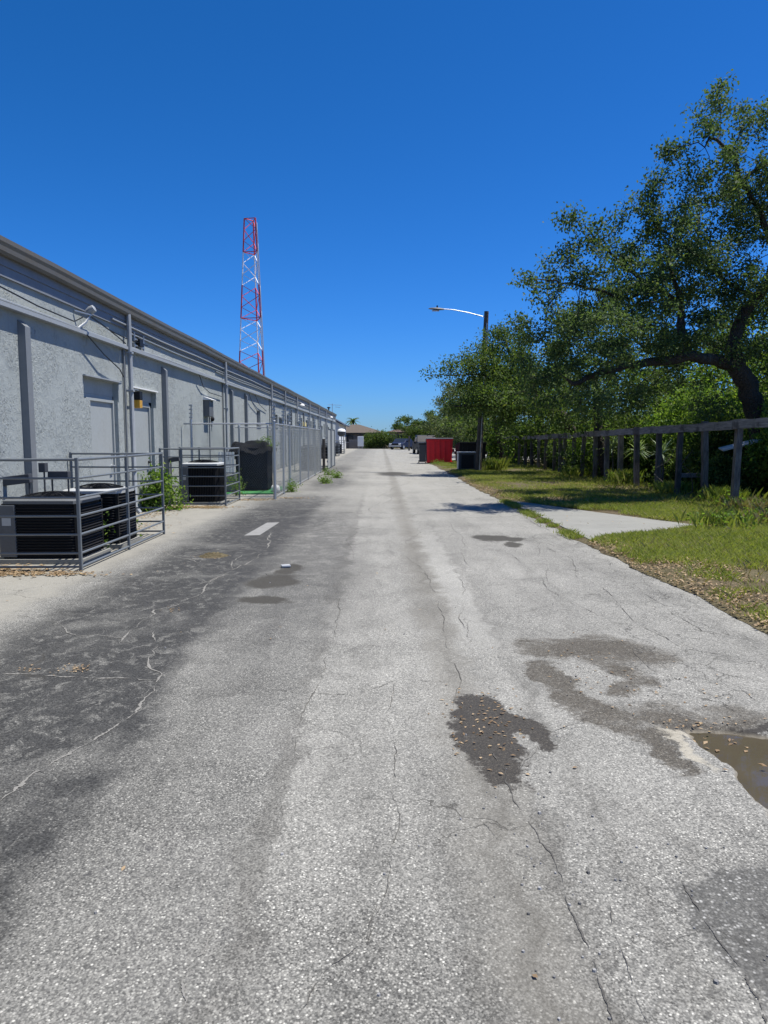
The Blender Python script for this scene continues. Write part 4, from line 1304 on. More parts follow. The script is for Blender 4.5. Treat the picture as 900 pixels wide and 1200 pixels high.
def build_building():
    t = thing('warehouse_building', 'long grey stucco back of a flat roofed commercial building along the left', 'building', (WX, 0, 0))
    DEP = 0.11
    ops = []
    for i, (a, b) in enumerate(DOORS):
        ops.append((a, b, -0.1, 2.30))
        ops.append((a - 0.26, b + 0.06, 2.22, 2.58) if i == 0 else (a - 0.1, b + 0.2, 2.2, 2.54))
    ops += WINS
    ys = sorted({BY0, BY1, *[o[0] for o in ops], *[o[1] for o in ops]})
    zs = sorted({-0.1, WTOP, *[o[2] for o in ops], *[o[3] for o in ops]})
    def hole(j, k):
        if j < 0 or k < 0 or j >= len(ys) - 1 or k >= len(zs) - 1:
            return False
        yc, zc = (ys[j] + ys[j + 1]) / 2, (zs[k] + zs[k + 1]) / 2
        return any(o[0] < yc < o[1] and o[2] < zc < o[3] for o in ops)
    mb = MB()
    for j in range(len(ys) - 1):
        for k in range(len(zs) - 1):
            a, b, c, d = ys[j], ys[j + 1], zs[k], zs[k + 1]
            if not hole(j, k):
                mb.add([(0, a, c), (0, b, c), (0, b, d), (0, a, d)], [(0, 1, 2, 3)])
            else:
                for dj, dk, q in ((-1, 0, [(0, a, c), (0, a, d), (-DEP, a, d), (-DEP, a, c)]), (1, 0, [(0, b, c), (-DEP, b, c), (-DEP, b, d), (0, b, d)]),
                                  (0, -1, [(0, a, c), (-DEP, a, c), (-DEP, b, c), (0, b, c)]), (0, 1, [(0, a, d), (0, b, d), (-DEP, b, d), (-DEP, a, d)])):
                    if not hole(j + dj, k + dk):
                        mb.add(q, [(0, 1, 2, 3)])
    mb.add([(0, BY0, -.1), (0, BY0, WTOP), (-16, BY0, WTOP), (-16, BY0, -.1)], [(0, 1, 2, 3)])
    mb.add([(0, BY1, -.1), (-16, BY1, -.1), (-16, BY1, WTOP), (0, BY1, WTOP)], [(0, 1, 2, 3)])
    mb.add([(-16, BY0, -.1), (-16, BY0, WTOP), (-16, BY1, WTOP), (-16, BY1, -.1)], [(0, 1, 2, 3)])
    mb.build('wall', M['stucco'], t, normals=False)
    MB().box(-16, 0.02, BY0, BY1, WTOP + 0.003, WTOP + 0.07).build('roof', M['roof'], t)
    # fascia boards with a lap, eave shade in their colour, then a K-profile gutter
    f = MB().box(0.003, 0.035, BY0, BY1, 3.66, 3.80).box(0.003, 0.05, BY0, BY1, 3.803, 3.975)
    f.build('fascia', M['fascia'], t)
    prof = [(0.053, 3.91), (0.115, 3.91), (0.135, 3.95), (0.14, 4.01), (0.155, 4.06), (0.155, 4.12), (0.147, 4.12), (0.145, 4.07), (0.125, 4.0), (0.06, 3.99), (0.053, 4.08)]
    mb = MB()
    for y in np.arange(BY0, BY1 + 0.1, 3.0):
        s = 0.012 * math.sin(y * 0.7)
        mb.v += [(px, float(min(y, BY1)), pz + s) for px, pz in prof]
    n = len(prof)
    for i in range(len(mb.v) // n - 1):
        for k in range(n):
            k2 = (k + 1) % n
            mb.f.append((i * n + k, i * n + k2, (i + 1) * n + k2, (i + 1) * n + k))
    mb.build('gutter', M['gutter'], t)
    for y in PIL:
        mb = MB()
        z1 = 3.17
        mb.prism([(0.002, 0.0), (0.105, 0.0), (0.105, z1 - 0.09), (0.002, z1)], y, y + 0.15, Matrix(((1, 0, 0, 0), (0, 0, 1, 0), (0, 1, 0, 0), (0, 0, 0, 1))))
        mb.build('pilaster', M['pilaster'], t)
    for y in DOWN:
        pts = [(0.105, y, 3.93), (0.108, y, 3.84), (0.11, y, 3.66), (0.11, y, 0.18), (0.2, y, 0.06)]
        d = MB().tube(pts, 0.045, 8).build('downspout', M['grey_trim'], t, smooth=True)
        for z in (0.9, 2.45, 3.18):
            MB().box(0.004, 0.165, y - 0.055, y + 0.055, z, z + 0.035).build('strap', M['grey_trim'], d)
        MB().tube([(0.035, y - 0.13, 0.05), (0.035, y - 0.13, 3.25)], 0.022, 6).build('conduit', M['pilaster'], t, smooth=True)
    # horizontal raceway ledge and runs of conduit and slack cable
    mb = MB()
    rnd = random.Random(8)
    yy = BY0
    while yy < BY1 - 0.01:
        y2 = min(BY1, yy + 6.0)
        mb.box(0.003, 0.105 + rnd.uniform(-.006, .006), yy + 0.004, y2 - 0.004, 3.255, 3.312)
        yy = y2
    mb.build('raceway', M['grey_trim'], t)
    for z, x, r, ya, yb in ((3.336, 0.06, 0.018, BY0, BY1), (3.345, 0.022, 0.012, 9, 60), (3.60, 0.03, 0.016, 14.5, BY1), (3.72, 0.06, 0.018, 13.5, BY1), (3.53, 0.03, 0.014, 22, 70)):
        pts = [(x, y, z + 0.012 * math.sin(y * 0.9 + z * 9)) for y in np.arange(ya, yb, 1.5)]
        MB().tube(pts, r, 6).build('conduit', M['grey_trim'], t, smooth=True)
    cables = [[(0.06, 9.5, 3.51), (0.06, 10.6, 3.44), (0.08, 11.8, 3.41), (0.07, 12.15, 3.53)], [(0.1, 12.3, 3.61), (0.09, 13.0, 3.53), (0.07, 13.9, 3.41), (0.05, 14.2, 3.37)],
              [(0.12, 12.25, 3.59), (0.1, 13.2, 3.49), (0.08, 14.1, 3.46), (0.06, 15.5, 3.49)], [(0.1, 12.2, 3.27), (0.12, 12.9, 3.01), (0.1, 13.7, 2.83), (0.04, 14.05, 2.72)],
              [(0.1, 19.7, 3.24), (0.07, 20.2, 2.96), (0.05, 21.0, 2.85), (0.05, 22.6, 2.83)], [(0.1, 27.0, 3.21), (0.07, 27.8, 2.9), (0.04, 29.2, 2.6)], [(0.1, 28.3, 3.21), (0.07, 29.4, 2.91), (0.04, 31.5, 2.7)]]
    for cb in cables:
        MB().tube(resample(cb, 0.25), 0.011, 5).build('cable', M['black'], t, smooth=True)
    for i, (a, b) in enumerate(DOORS):
        d = MB().box(-0.15, -0.105, a - 0.02, b + 0.02, 0.02, 2.32)
        if True:
            d.box(-0.15, -0.107, (a - 0.3), (b + 0.4), 2.323, 2.62)
        o = d.build('door', M['door'], t)
        fr = MB().box(-0.102, -0.07, a + 0.002, a + 0.06, 0.02, 2.2).box(-0.102, -0.07, b - 0.06, b - 0.002, 0.02, 2.2).box(-0.102, -0.07, a + 0.002, b - 0.002, 2.203, 2.25)
        fr.build('door_frame', M['door'], o)
        h = MB().tube([(-0.105, b - 0.14, 1.02), (-0.04, b - 0.14, 1.02), (-0.035, b - 0.26, 1.02)], 0.014, 6).lathe([(0.03, 0), (0.03, 0.015)], 12, Matrix.Translation((-0.105, b - 0.14, 1.02)) @ Matrix.Rotation(R(90), 4, 'Y'))
        MB().lathe([(0.028, 0), (0.028, 0.02)], 12, Matrix.Translation((-0.105, b - 0.14, 1.22)) @ Matrix.Rotation(R(90), 4, 'Y')).build('lock', M['galv'], o, smooth=True)
        h.build('handle', M['black'] if i else M['galv'], o, smooth=True)
        sl_ = MB().box(0.003, 0.05, a - 0.28 if i == 0 else a - 0.13, b + 0.09 if i == 0 else b + 0.23, 2.59 if i == 0 else 2.55, 2.612 if i == 0 else 2.575)
        sl_.build('lintel', M['white'] if i == 1 else M['grey_trim'], o)
    for a, b, c, d in WINS:
        o = MB().box(-0.108, -0.100, a, b, c, d).build('window', M['glass'], t)
        fr = MB()
        for q in (a + 0.002, (a + b) / 2 - 0.015, b - 0.042):
            fr.box(-0.098, -0.06, q, q + 0.04, c + 0.002, d - 0.002)
        fr.box(-0.097, -0.058, a + 0.045, b - 0.045, c + 0.002, c + 0.04).box(-0.097, -0.058, a + 0.045, b - 0.045, d - 0.04, d - 0.002)
        fr.build('frame', M['grey_trim'], o)
        MB().box(0.003, 0.06, a - 0.05, b + 0.05, c - 0.06, c - 0.01).build('sill', M['grey_trim'], o)
    return t


build_building()


def wall_items():
    # floodlight on a bracket
    t = thing('wall_floodlight', 'small pale floodlight on a bracket above the pipe ledge over the nearest door', 'lamp', (WX, 12.25, 3.33))
    MB().tube([(0.05, -0.25, 0.0), (0.12, -0.1, 0.12), (0.16, 0, 0.27)], 0.022, 6).build('bracket', M['galv'], t, smooth=True)
    MB().lathe([(0.02, -0.09), (0.05, -0.075), (0.068, 0.0), (0.06, 0.06), (0.02, 0.075)], 14, Matrix.Translation((0.17, 0.02, 0.34)) @ Matrix.Rotation(R(60), 4, 'Y')).build('lamp_housing', M['grey_trim'], t, smooth=True)
    MB().tube([(0.02, -0.3, 0.28), (0.19, 0.0, 0.25)], 0.014, 5).build('brace', M['galv'], t)
    # cable frame
    t = thing('cable_bracket', 'open metal bracket frame standing on the pipe ledge above the second door', 'bracket', (WX, 15.0, 3.355))
    fr = MB()
    for y in (-0.28, 0.28):
        fr.box(0.03, 0.06, y - 0.015, y + 0.015, 0, 0.3)
    fr.box(0.031, 0.059, -0.26, 0.26, 0.04, 0.07).box(0.031, 0.059, -0.26, 0.26, 0.16, 0.19)
    fr.build('frame', M['galv'], t)
    MB().bbox(0.005, 0.10, -0.1, 0.12, 0.05, 0.2, 0.006).build('junction_box', M['black'], t)
    # amber lantern beside second door
    t = thing('wall_lantern', 'amber and black box lantern on the wall between the two nearest doors', 'lamp', (WX, 14.52, 2.14))
    MB().bbox(0.05, 0.21, -0.08, 0.08, 0.0, 0.16, 0.01).build('lens', M['amber'], t)
    MB().bbox(0.05, 0.215, -0.085, 0.085, 0.163, 0.33, 0.01).build('hood', M['black'], t)
    MB().tube([(0.13, -0.3, 0.36), (0.13, 0.1, 0.36)], 0.012, 5).box(0.003, 0.05, -0.05, 0.05, 0.1, 0.28).build('bracket', M['galv'], t)
    # electric meter cabinet
    t = thing('electrical_box', 'hooded grey electrical cabinet on the stucco above the second pipe cage', 'electrical box', (WX, 20.45, 2.15))
    MB().bbox(0.003, 0.17, 0, 0.5, 0, 0.46, 0.01).build('cabinet', M['ac_grey'], t)
    hd = MB().prism([(0.0, 0.463), (0.24, 0.463), (0.24, 0.48), (0.0, 0.56)], -0.04, 0.54, Matrix(((1, 0, 0, 0), (0, 0, 1, 0), (0, 1, 0, 0), (0, 0, 0, 1))))
    hd.build('hood', M['white'], t)
    MB().tube([(0.06, 0.42, -0.003), (0.06, 0.42, -1.2), (0.06, 0.36, -1.5), (0.06, 0.36, -2.0)], 0.02, 6).build('conduit', M['pilaster'], t, smooth=True)
    t = thing('outlet_cover', 'small black outlet cover on the wall beside the hooded cabinet', 'outlet', (WX, 21.35, 2.1))
    MB().lathe([(0.07, 0), (0.07, 0.06), (0.04, 0.09)], 14, Matrix.Rotation(R(90), 4, 'Y')).build('cover', M['black'], t, smooth=True)
    MB().bbox(0.003, 0.05, -0.05, 0.05, -0.22, -0.075, 0.006).build('box', M['ac_top'], t)
    t = tag(MB().bbox(0.006, 0.04, 0, 2.0, 0, 0.25, 0.006).build('wall_panel', M['yellow']), 'faded yellow panel on the wall above the chain link fence', 'panel')
    t.location = (WX, 46.3, 2.3)
    LL = ['white dome lamp on the wall behind the chain link fence', 'white dome lamp high on the wall near its far end']
    for lab, y in zip(LL, (43.2, 68.6)):
        t = thing('dome_lamp', lab, 'lamp', (WX, y, 3.36), 0, 'dome lamps on the long wall')
        MB().tube([(0.0, 0, 0.25), (0.22, 0, 0.29), (0.33, 0, 0.2)], 0.02, 6).build('arm', M['galv'], t, smooth=True)
        MB().lathe([(0.15, 0.0), (0.14, 0.05), (0.10, 0.10), (0.03, 0.13)], 16, Matrix.Translation((0.33, 0, 0.08))).build('lamp_shade', M['white'], t, smooth=True)
    # roof pieces
    t = thing('vent_pipe', 'black capped vent pipe on the roof edge at the far end', 'vent', (WX - 0.3, 74, 4.05))
    MB().tube([(0, 0, 0), (0, 0, 0.5)], 0.07, 8).build('pipe', M['black'], t)
    MB().lathe([(0.05, 0.48), (0.17, 0.5), (0.17, 0.6), (0.05, 0.64)], 12).build('cap', M['black'], t)
    t = thing('roof_antenna', 'thin roof antenna with crossbars near the far end of the roof', 'antenna', (WX - 0.2, 78, 4.05))
    MB().tube([(0, 0, 0), (0, 0, 1.15)], 0.03, 6).build('mast', M['galv'], t)
    MB().tube([(-0.5, 0, 1.05), (1.0, 0, 0.98)], 0.02, 5).build('crossbar', M['galv'], t)
    MB().tube([(0.3, 0, 0.8), (0.85, 0, 0.74)], 0.02, 5).build('crossbar', M['galv'], t)


wall_items()


# ------------------------------------------------------------------ condensers
def rrect(w, d, r, n=5):
    pts = []
    for cx, cy, a0 in ((w / 2 - r, d / 2 - r, 0), (-w / 2 + r, d / 2 - r, 90), (-w / 2 + r, -d / 2 + r, 180), (w / 2 - r, -d / 2 + r, 270)):
        for k in range(n + 1):
            a = R(a0 + 90 * k / n)
            pts.append((cx + r * math.cos(a), cy + r * math.sin(a)))
    return pts


def condenser(label, loc, rz, w=0.86, d=0.86, h=0.82, style='louver', top='ac_grey', group='air conditioning condensers in pipe cages'):
    t = thing('air_conditioner', label, 'air conditioner', loc, rz, group)
    MB().prism(rrect(w + 0.1, d + 0.1, 0.05), 0.0, 0.06).build('base_pad', M['concrete'], t)
    core = MB().prism(rrect(w - 0.05, d - 0.05, 0.13), 0.063, h - 0.05)
    core.build('coil', M['coil'], t, smooth=True)
    mb = MB()
    if style == 'louver':
        n = 17
        for k in range(n):
            z = 0.12 + (h - 0.22) * k / (n - 1)
            o_, i_ = rrect(w, d, 0.15), rrect(w - 0.035, d - 0.035, 0.14)
            m = len(o_)
            vs = [(x, y, z - 0.006) for x, y in o_] + [(x, y, z + 0.012) for x, y in i_] + [(x, y, z + 0.0) for x, y in o_]
            fs = []
            for q in range(m):
                q2 = (q + 1) % m
                fs += [(q, q2, 2 * m + q2, 2 * m + q), (2 * m + q, 2 * m + q2, m + q2, m + q), (q2, q, m + q, m + q2)]
            mb.add(vs, fs)
        for sx in (-1, 1):
            for sy in (-1, 1):
                x, y = sx * (w / 2 - 0.045), sy * (d / 2 - 0.045)
                mb.box(x - 0.02, x + 0.02, y - 0.02, y + 0.02, 0.065, h - 0.05)
    else:
        for sy in (-1, 1):
            for k in range(16):
                x = -w / 2 + 0.24 + (w - 0.34) * k / 15
                mb.box(x - 0.006, x + 0.006, sy * (d / 2 - 0.012) - 0.012, sy * (d / 2 - 0.012) + 0.012, 0.10, h - 0.08)
        for sx in (-1, 1):
            for k in range(18):
                y = -d / 2 + 0.1 + (d - 0.2) * k / 17
                mb.box(sx * (w / 2 - 0.012) - 0.012, sx * (w / 2 - 0.012) + 0.012, y - 0.006, y + 0.006, 0.10, h - 0.08)
    mb.build('grille', M['black'], t)
    s = MB().bbox(-w / 2 - 0.004, -w / 2 + 0.20, -d / 2 - 0.006, -d / 2 + 0.14, 0.08, h - 0.06, 0.012)
    s.build('service_panel', M['ac_grey'], t)
    MB().box(-w / 2 + 0.04, -w / 2 + 0.15, -d / 2 - 0.009, -d / 2 - 0.0065, h * 0.60, h * 0.72).build('rating_plate', M['ac_top'], t)
    # lid ring with an opening for the fan
    m = 24
    ring_o = []
    for k in range(m):
        a = 2 * math.pi * k / m
        c, s_ = math.cos(a), math.sin(a)
        q = min(0.5 * w / max(abs(c), 1e-6), 0.5 * d / max(abs(s_), 1e-6))
        q = min(q, 0.5 * w * 1.26)
        ring_o.append((c * q, s_ * q))
    ri = w * 0.40
    vs = [(x, y, h - 0.05) for x, y in ring_o] + [(x, y, h - 0.012) for x, y in ring_o] + [(x * 0.965, y * 0.965, h) for x, y in ring_o] + \
         [(math.cos(2 * math.pi * k / m) * ri, math.sin(2 * math.pi * k / m) * ri, h + 0.012) for k in range(m)] + \
         [(math.cos(2 * math.pi * k / m) * ri, math.sin(2 * math.pi * k / m) * ri, h - 0.05) for k in range(m)]
    fs = []
    for r_ in range(4):
        for k in range(m):
            k2 = (k + 1) % m
            fs.append((r_ * m + k, r_ * m + k2, (r_ + 1) * m + k2, (r_ + 1) * m + k))
    MB().add(vs, fs).build('lid', M[top], t, smooth=True)
    fg = MB()
    for q in range(1, 9):
        rr = ri * q / 8.2
        pts = [(math.cos(2 * math.pi * k / 24) * rr, math.sin(2 * math.pi * k / 24) * rr, h + 0.075 - 0.06 * (q / 8.2) ** 2) for k in range(25)]
        fg.tube(pts, 0.005, 4, caps=False)
    for k in range(8):
        a = 2 * math.pi * k / 8
        fg.tube([(0, 0, h + 0.075), (math.cos(a) * ri * .5, math.sin(a) * ri * .5, h + 0.06), (math.cos(a) * ri, math.sin(a) * ri, h + 0.014)], 0.007, 4)
    fg.build('fan_guard', M['black'], t)
    fb = MB().lathe([(0.09, h - 0.06), (0.09, h + 0.03), (0.06, h + 0.05)], 14)
    for k in range(4):
        mt = Matrix.Rotation(2 * math.pi * k / 4, 4, 'Z') @ Matrix.Rotation(R(24), 4, 'X')
        fb.box(0.08, ri * 0.93, -0.09, 0.09, h - 0.045, h - 0.035, Matrix.Translation((0, 0, 0)) @ Matrix.Rotation(2 * math.pi * k / 4, 4, 'Z'))
    fb.build('fan', M['coil'], t)
    return t


condenser('wide black condenser nearest the camera in the large pipe cage', (-4.2, 9.2, 0), 0, 0.98, 0.86, 0.79)
condenser('black condenser in the back half of the large pipe cage', (-4.08, 10.4, 0), 0, 0.84, 0.78, 0.82, top='ac_top')
condenser('grey and black condenser with pale slatted top in the smaller pipe cage', (-4.2, 17.05, 0), 0, 0.92, 0.84, 0.96, 'fins', 'ac_top')


# ------------------------------------------------------------------ livestock panel cages
RZ = [0.05, 0.21, 0.43, 0.645, 0.86, 1.085, 1.30]


def cage(label, x0, x1, y0, y1, posts_x, posts_y, far=True, group='pipe cages round the condensers', zs=RZ, top=1.30):
    t = thing('pipe_cage', label, 'cage', ((x0 + x1) / 2, (y0 + y1) / 2, 0), 0, group)
    ox, oy = (x0 + x1) / 2, (y0 + y1) / 2
    def panel(a, b, ps):
        a, b = Vector((a[0] - ox, a[1] - oy, 0)), Vector((b[0] - ox, b[1] - oy, 0))
        o = t
        for f in ps:
            p = a.lerp(b, f)
            MB().bbox(p.x - 0.018, p.x + 0.018, p.y - 0.018, p.y + 0.018, 0.0, top + 0.022, 0.006).build('post', M['rail'], t)
        for z in zs:
            sag = 0.004 * math.sin(z * 31)
            MB().tube([a + Vector((0, 0, z)), a.lerp(b, 0.5) + Vector((0, 0, z - 0.006 + sag)), b + Vector((0, 0, z))], 0.0135 if z < top - 0.05 else 0.018, 8).build('rail', M['rail'], o, smooth=True)
    panel((x0, y0), (x1, y0), posts_x)
    panel((x1, y0), (x1, y1), [q for q in posts_y if 0 < q < 1] + ([] if far else [1.0]))
    if far:
        panel((x0, y1), (x1, y1), posts_x)
    return t


cage('large grey pipe cage round the two nearest condensers against the wall', WX + 0.05, -3.50, 8.28, 11.5, (0.0, 1.0), (0.0, 0.5, 1.0))
cage('smaller grey pipe cage round the single pale topped condenser', WX + 0.02, -3.52, 16.25, 17.85, (0.0, 0.33, 1.0), (0.0, 1.0), zs=[0.05, 0.24, 0.46, 0.68, 0.88, 1.12, 1.30])


def disconnect(label, x, y, z, w, h, tilt=0.0):
    t = thing('disconnect_box', label, 'electrical box', (x, y, 0), 0, 'disconnect boxes behind the condensers')
    mt = Matrix.Translation((0, 0, z)) @ Matrix.Rotation(tilt, 4, 'Y')
    MB().bbox(-w / 2, w / 2, -0.05, 0.05, 0, h, 0.008, mt).build('box', M['dumpgrey'], t)
    p = MB()
    for s in ((-0.4, 0.4) if w > 0.15 else (0,)):
        p.tube([(s * w, 0.02, 0), (s * w, 0.02, z + 0.02)], 0.013, 6)
    p.build('post', M['dumpgrey'], t)


disconnect('small dark disconnect box high on a stake behind the nearest condenser', -4.62, 9.85, 1.08, 0.09, 0.13)
disconnect('wide flat disconnect box on two stakes behind the nearest condenser', -4.45, 9.95, 0.98, 0.28, 0.11)
disconnect('long tilted dark box on stakes at the left edge behind the nearest condenser', -4.86, 9.55, 0.93, 0.44, 0.12, -0.12)
disconnect('small dark disconnect box at the left end of the smaller pipe cage', -4.75, 16.6, 1.0, 0.24, 0.10, -0.15)

# bush by the wall
bush('bush', 'bright green leafy bush against the wall between the two pipe cages', -4.75, 15.4, 0.42, 0.5, 0.95, 900, M['leaf_bright'], 0.10, 1500, z0=0.0, nb=7)
bush('bush', 'small weed growing through the rails between the two nearest condensers', -3.9, 9.8, 0.18, 0.12, 0.55, 901, M['leaf_bright'], 0.06, 160, z0=0.0, nb=4)
bush('bush', 'little green weed inside the far end of the large pipe cage', -4.0, 11.1, 0.25, 0.2, 0.4, 902, M['leaf_bright'], 0.06, 220, z0=0.0, nb=4)
WEEDS = [(-2.55, 20.7, 0.3, 0.28, 'weed tuft at the foot of the chain link fence'), (-1.95, 24.4, 0.3, 0.22, 'low weed tuft on the paving beside the chain link fence'), (-1.75, 27.8, 0.35, 0.2, 'low weed tuft on the paving farther along the chain link fence'),
         (-2.2, 30.0, 0.35, 0.25, 'weed tuft near the far end of the chain link fence'), (-3.9, 19.3, 0.35, 0.7, 'bushy weed inside the fence beside the smaller pipe cage'), (4.0, 37.0, 0.6, 0.35, 'weeds in front of the dark utility cabinet'), (3.3, 41.5, 0.7, 0.3, 'weeds along the foot of the red dumpster')]
for i, (x, y, r_, h, lab) in enumerate(WEEDS):
    bush('weed_tuft', lab, x, y, r_, r_, h, 920 + i, M['leaf_bright'], 0.06, 300, 'weeds growing on the paving', z0=0.0, nb=5)


# ------------------------------------------------------------------ chain link enclosure
def chain_mesh(p0, p1, z0, z1, a=0.043, r=0.0020):
    p0, p1 = Vector(p0), Vector(p1)
    L = (p1 - p0).length
    u = (p1 - p0) / L
    nrm = Vector((-u.y, u.x, 0))
    n = int(L / a); m = int((z1 - z0) / a)
    V = []; F = []
    Z = z0 + np.arange(m + 1) * (z1 - z0) / m
    tri = [(math.cos(R(90 + 120 * k)) * r, math.sin(R(90 + 120 * k)) * r) for k in range(3)]
    verts = np.zeros((n, m + 1, 3, 3))
    for i in range(n):
        s = (i + (np.arange(m + 1) % 2)) * a
        for k in range(3):
            ds, dn = tri[k]
            verts[i, :, k, 0] = p0.x + u.x * (s + ds) + nrm.x * dn
            verts[i, :, k, 1] = p0.y + u.y * (s + ds) + nrm.y * dn
            verts[i, :, k, 2] = Z
    idx = np.arange(n * (m + 1) * 3).reshape(n, m + 1, 3)
    q = []
    for k in range(3):
        k2 = (k + 1) % 3
        q.append(np.stack([idx[:, :-1, k], idx[:, 1:, k], idx[:, 1:, k2], idx[:, :-1, k2]], -1).reshape(-1, 4))
    q = np.concatenate(q)
    return verts.reshape(-1, 3), q


def np_quads(name, verts, quads, mat, parent):
    me = bpy.data.meshes.new(name)
    me.vertices.add(len(verts)); me.vertices.foreach_set('co', verts.astype(np.float32).ravel())
    me.loops.add(quads.size); me.loops.foreach_set('vertex_index', quads.astype(np.int32).ravel())
    me.polygons.add(len(quads)); me.polygons.foreach_set('loop_start', np.arange(0, quads.size, 4, dtype=np.int32))
    me.update(calc_edges=True)
    me.materials.append(mat)
    o = bpy.data.objects.new(name, me); COL.objects.link(o); o.parent = parent
    return o


def build_chain():
    t = thing('chain_link_fence', 'galvanised chain link fence with barbed wire arms enclosing a bay along the wall', 'fence', (0, 0, 0))
    XF = -2.68
    def run(a, b, posts, ht=1.90, arms=True, thick=0.03):
        v, q = chain_mesh((*a, 0), (*b, 0), 0.05, ht)
        np_quads('wire_mesh', v, q, M['wire'], t)
        A, B = Vector((*a, 0)), Vector((*b, 0))
        MB().tube([A + Vector((0, 0, ht)), B + Vector((0, 0, ht))], 0.021, 8).build('top_rail', M['galv'], t, smooth=True)
        MB().tube([A + Vector((0, 0, 0.06)), B + Vector((0, 0, 0.06))], 0.008, 5).build('tension_wire', M['galv'], t)
        for f in posts:
            p = A.lerp(B, f)
            pr = 0.042 if f in (0, 1, 0.0, 1.0) else thick
            o = MB().tube([p, p + Vector((0, 0, ht + 0.06))], pr, 10).lathe([(pr + 0.008, 0), (pr + 0.006, 0.03), (0.012, 0.06)], 10, Matrix.Translation(p + Vector((0, 0, ht + 0.05)))).build('post', M['galv'], t, smooth=True)
            if arms:
                ar = MB().tube([p + Vector((0, 0, ht + 0.08)), p + Vector((0.02, 0, ht + 0.48))], 0.02, 6)
                for k in range(4):
                    z = ht + 0.14 + k * 0.1
                    ar.box(p.x - 0.035, p.x + 0.045, p.y - 0.035, p.y + 0.035, z, z + 0.035)
                ar.build('arm', M['galv'], o)
        return A, B
    run((WX + 0.06, 18.15), (XF, 18.15), (0.08, 1.0))
    run((XF, 18.16), (XF, 21.2), (0.55, 1.0))
    run((XF, 21.25), (XF, 32.0), (0.25, 0.5, 0.75, 1.0))
    run((WX + 0.06, 24.5), (XF - 0.04, 24.5), (0.06, 0.5), arms=False)
    run((WX + 0.06, 32.0), (XF - 0.04, 32.0), (0.06, 0.5), arms=False)
    for z in (2.08, 2.2, 2.33):
        MB().tube([(XF, 18.16, z), (XF, 25, z - 0.02), (XF, 32, z)], 0.005, 4).build('barbed_wire', M['galv'], t)
    # black covered machine
    t = thing('covered_machine', 'tall black machine under a ragged tarp inside the chain link bay', 'machine', (-3.72, 21.2, 0))
    MB().bbox(-0.46, 0.46, -0.5, 0.5, 0.05, 1.28, 0.03).build('body', M['coil'], t)
    s = MB()
    for k in range(12):
        s.box(-0.43, 0.43, -0.512, -0.503, 0.12 + k * 0.095, 0.165 + k * 0.095)
    s.build('slat', M['coil'], t)
    n = 20
    mb = MB()
    rnd = random.Random(4)
    for i in range(n + 1):
        for j in range(n + 1):
            u, v = i / n * 2 - 1, j / n * 2 - 1
            x, y = u * 0.72, v * 0.72
            e = max(abs(u), abs(v))
            z = 1.40 - max(0, e - 0.62) * 0.75 + 0.07 * math.sin(u * 5 + v * 3) * (1 - 0.3 * e) + rnd.uniform(-.03, .03) - (0.16 if u < -0.75 else 0) * abs(v)
            mb.v.append((x * (1 - 0.10 * (e > 0.9)) - 0.06, y * 0.86, z))
    for i in range(n):
        for j in range(n):
            k = i * (n + 1) + j
            mb.f.append((k, k + n + 1, k + n + 2, k + 1))
    mb.build('tarp', M['tarp'], t, smooth='all')
    bush('weed_tuft', 'green weed sprouting on top of the black tarp', -3.25, 20.9, 0.3, 0.3, 0.32, 940, M['leaf_bright'], 0.06, 220, z0=1.3, nb=4)
    # turf mat
    mb = MB()
    mb.prism([(-4.5, 19.6), (-2.95, 19.7), (-2.9, 22.6), (-4.55, 22.7)], 0.003, 0.03)
    tag(mb.build('turf_mat', M['turf']), 'green artificial turf mat laid under the black covered machine', 'mat')
    t = thing('white_crate', 'white slatted crate standing beside the black covered machine', 'crate', (-4.35, 20.2, 0.05))
    for k in range(4):
        for y in (-0.2, 0.17):
            MB().box(-0.16 + k * 0.1, -0.10 + k * 0.1, y, y + 0.03, 0.5, 1.1).build('slat', M['white'], t)
    MB().box(-0.19, 0.27, -0.168, 0.168, 0.0, 0.48).build('base', M['ac_grey'], t)
    bm = bmesh.new(); bmesh.ops.create_icosphere(bm, subdivisions=2, radius=0.14)
    rr = random.Random(2)
    mb = MB()
    bm.verts.index_update()
    mb.add([v.co * rr.uniform(0.85, 1.1) * 1.0 for v in bm.verts], [tuple(v.index for v in f.verts) for f in bm.faces]); bm.free()
    o = tag(mb.build('white_rock', M['white'], smooth='all'), 'pale rock on the ground at the corner of the turf mat', 'rock'); o.location = (-2.98, 20.3, 0.1)
    # timber panels past the chain link bay
    for i, (y, lab) in enumerate([(36.0, 'pale board gate panel standing open past the chain link bay'), (39.0, 'second pale board gate panel farther from the chain link bay')]):
        t = thing('gate_panel', lab, 'gate', (XF + 0.1, y, 0), 0, 'board gate panels past the chain link bay')
        b = MB()
        for k in range(7):
            b.box(-0.012, 0.012, -0.9 + k * 0.255, -0.9 + k * 0.255 + 0.24, 0.05, 1.92 + 0.015 * (k % 2))
        b.build('board', M['door'], t)
        MB().box(-0.052, -0.0145, -0.9, 0.87, 0.35, 0.44).box(-0.052, -0.0145, -0.9, 0.87, 1.5, 1.59).build('cross_rail', M['grey_trim'], t)
        MB().box(-0.06, 0.06, 0.9, 1.02, 0, 2.0).build('post', M['grey_trim'], t)
    condenser('black condenser beside the pale board gate panels', (-3.35, 34.0, 0), 0, 0.9, 0.9, 1.15)
    t = tag(MB().bbox(-0.06, 0.06, -0.06, 0.06, 0, 1.5, 0.01).build('wooden_post', M['wood']), 'short dark post in front of the pale board gate panels', 'post'); t.location = (-2.62, 33.2, 0)
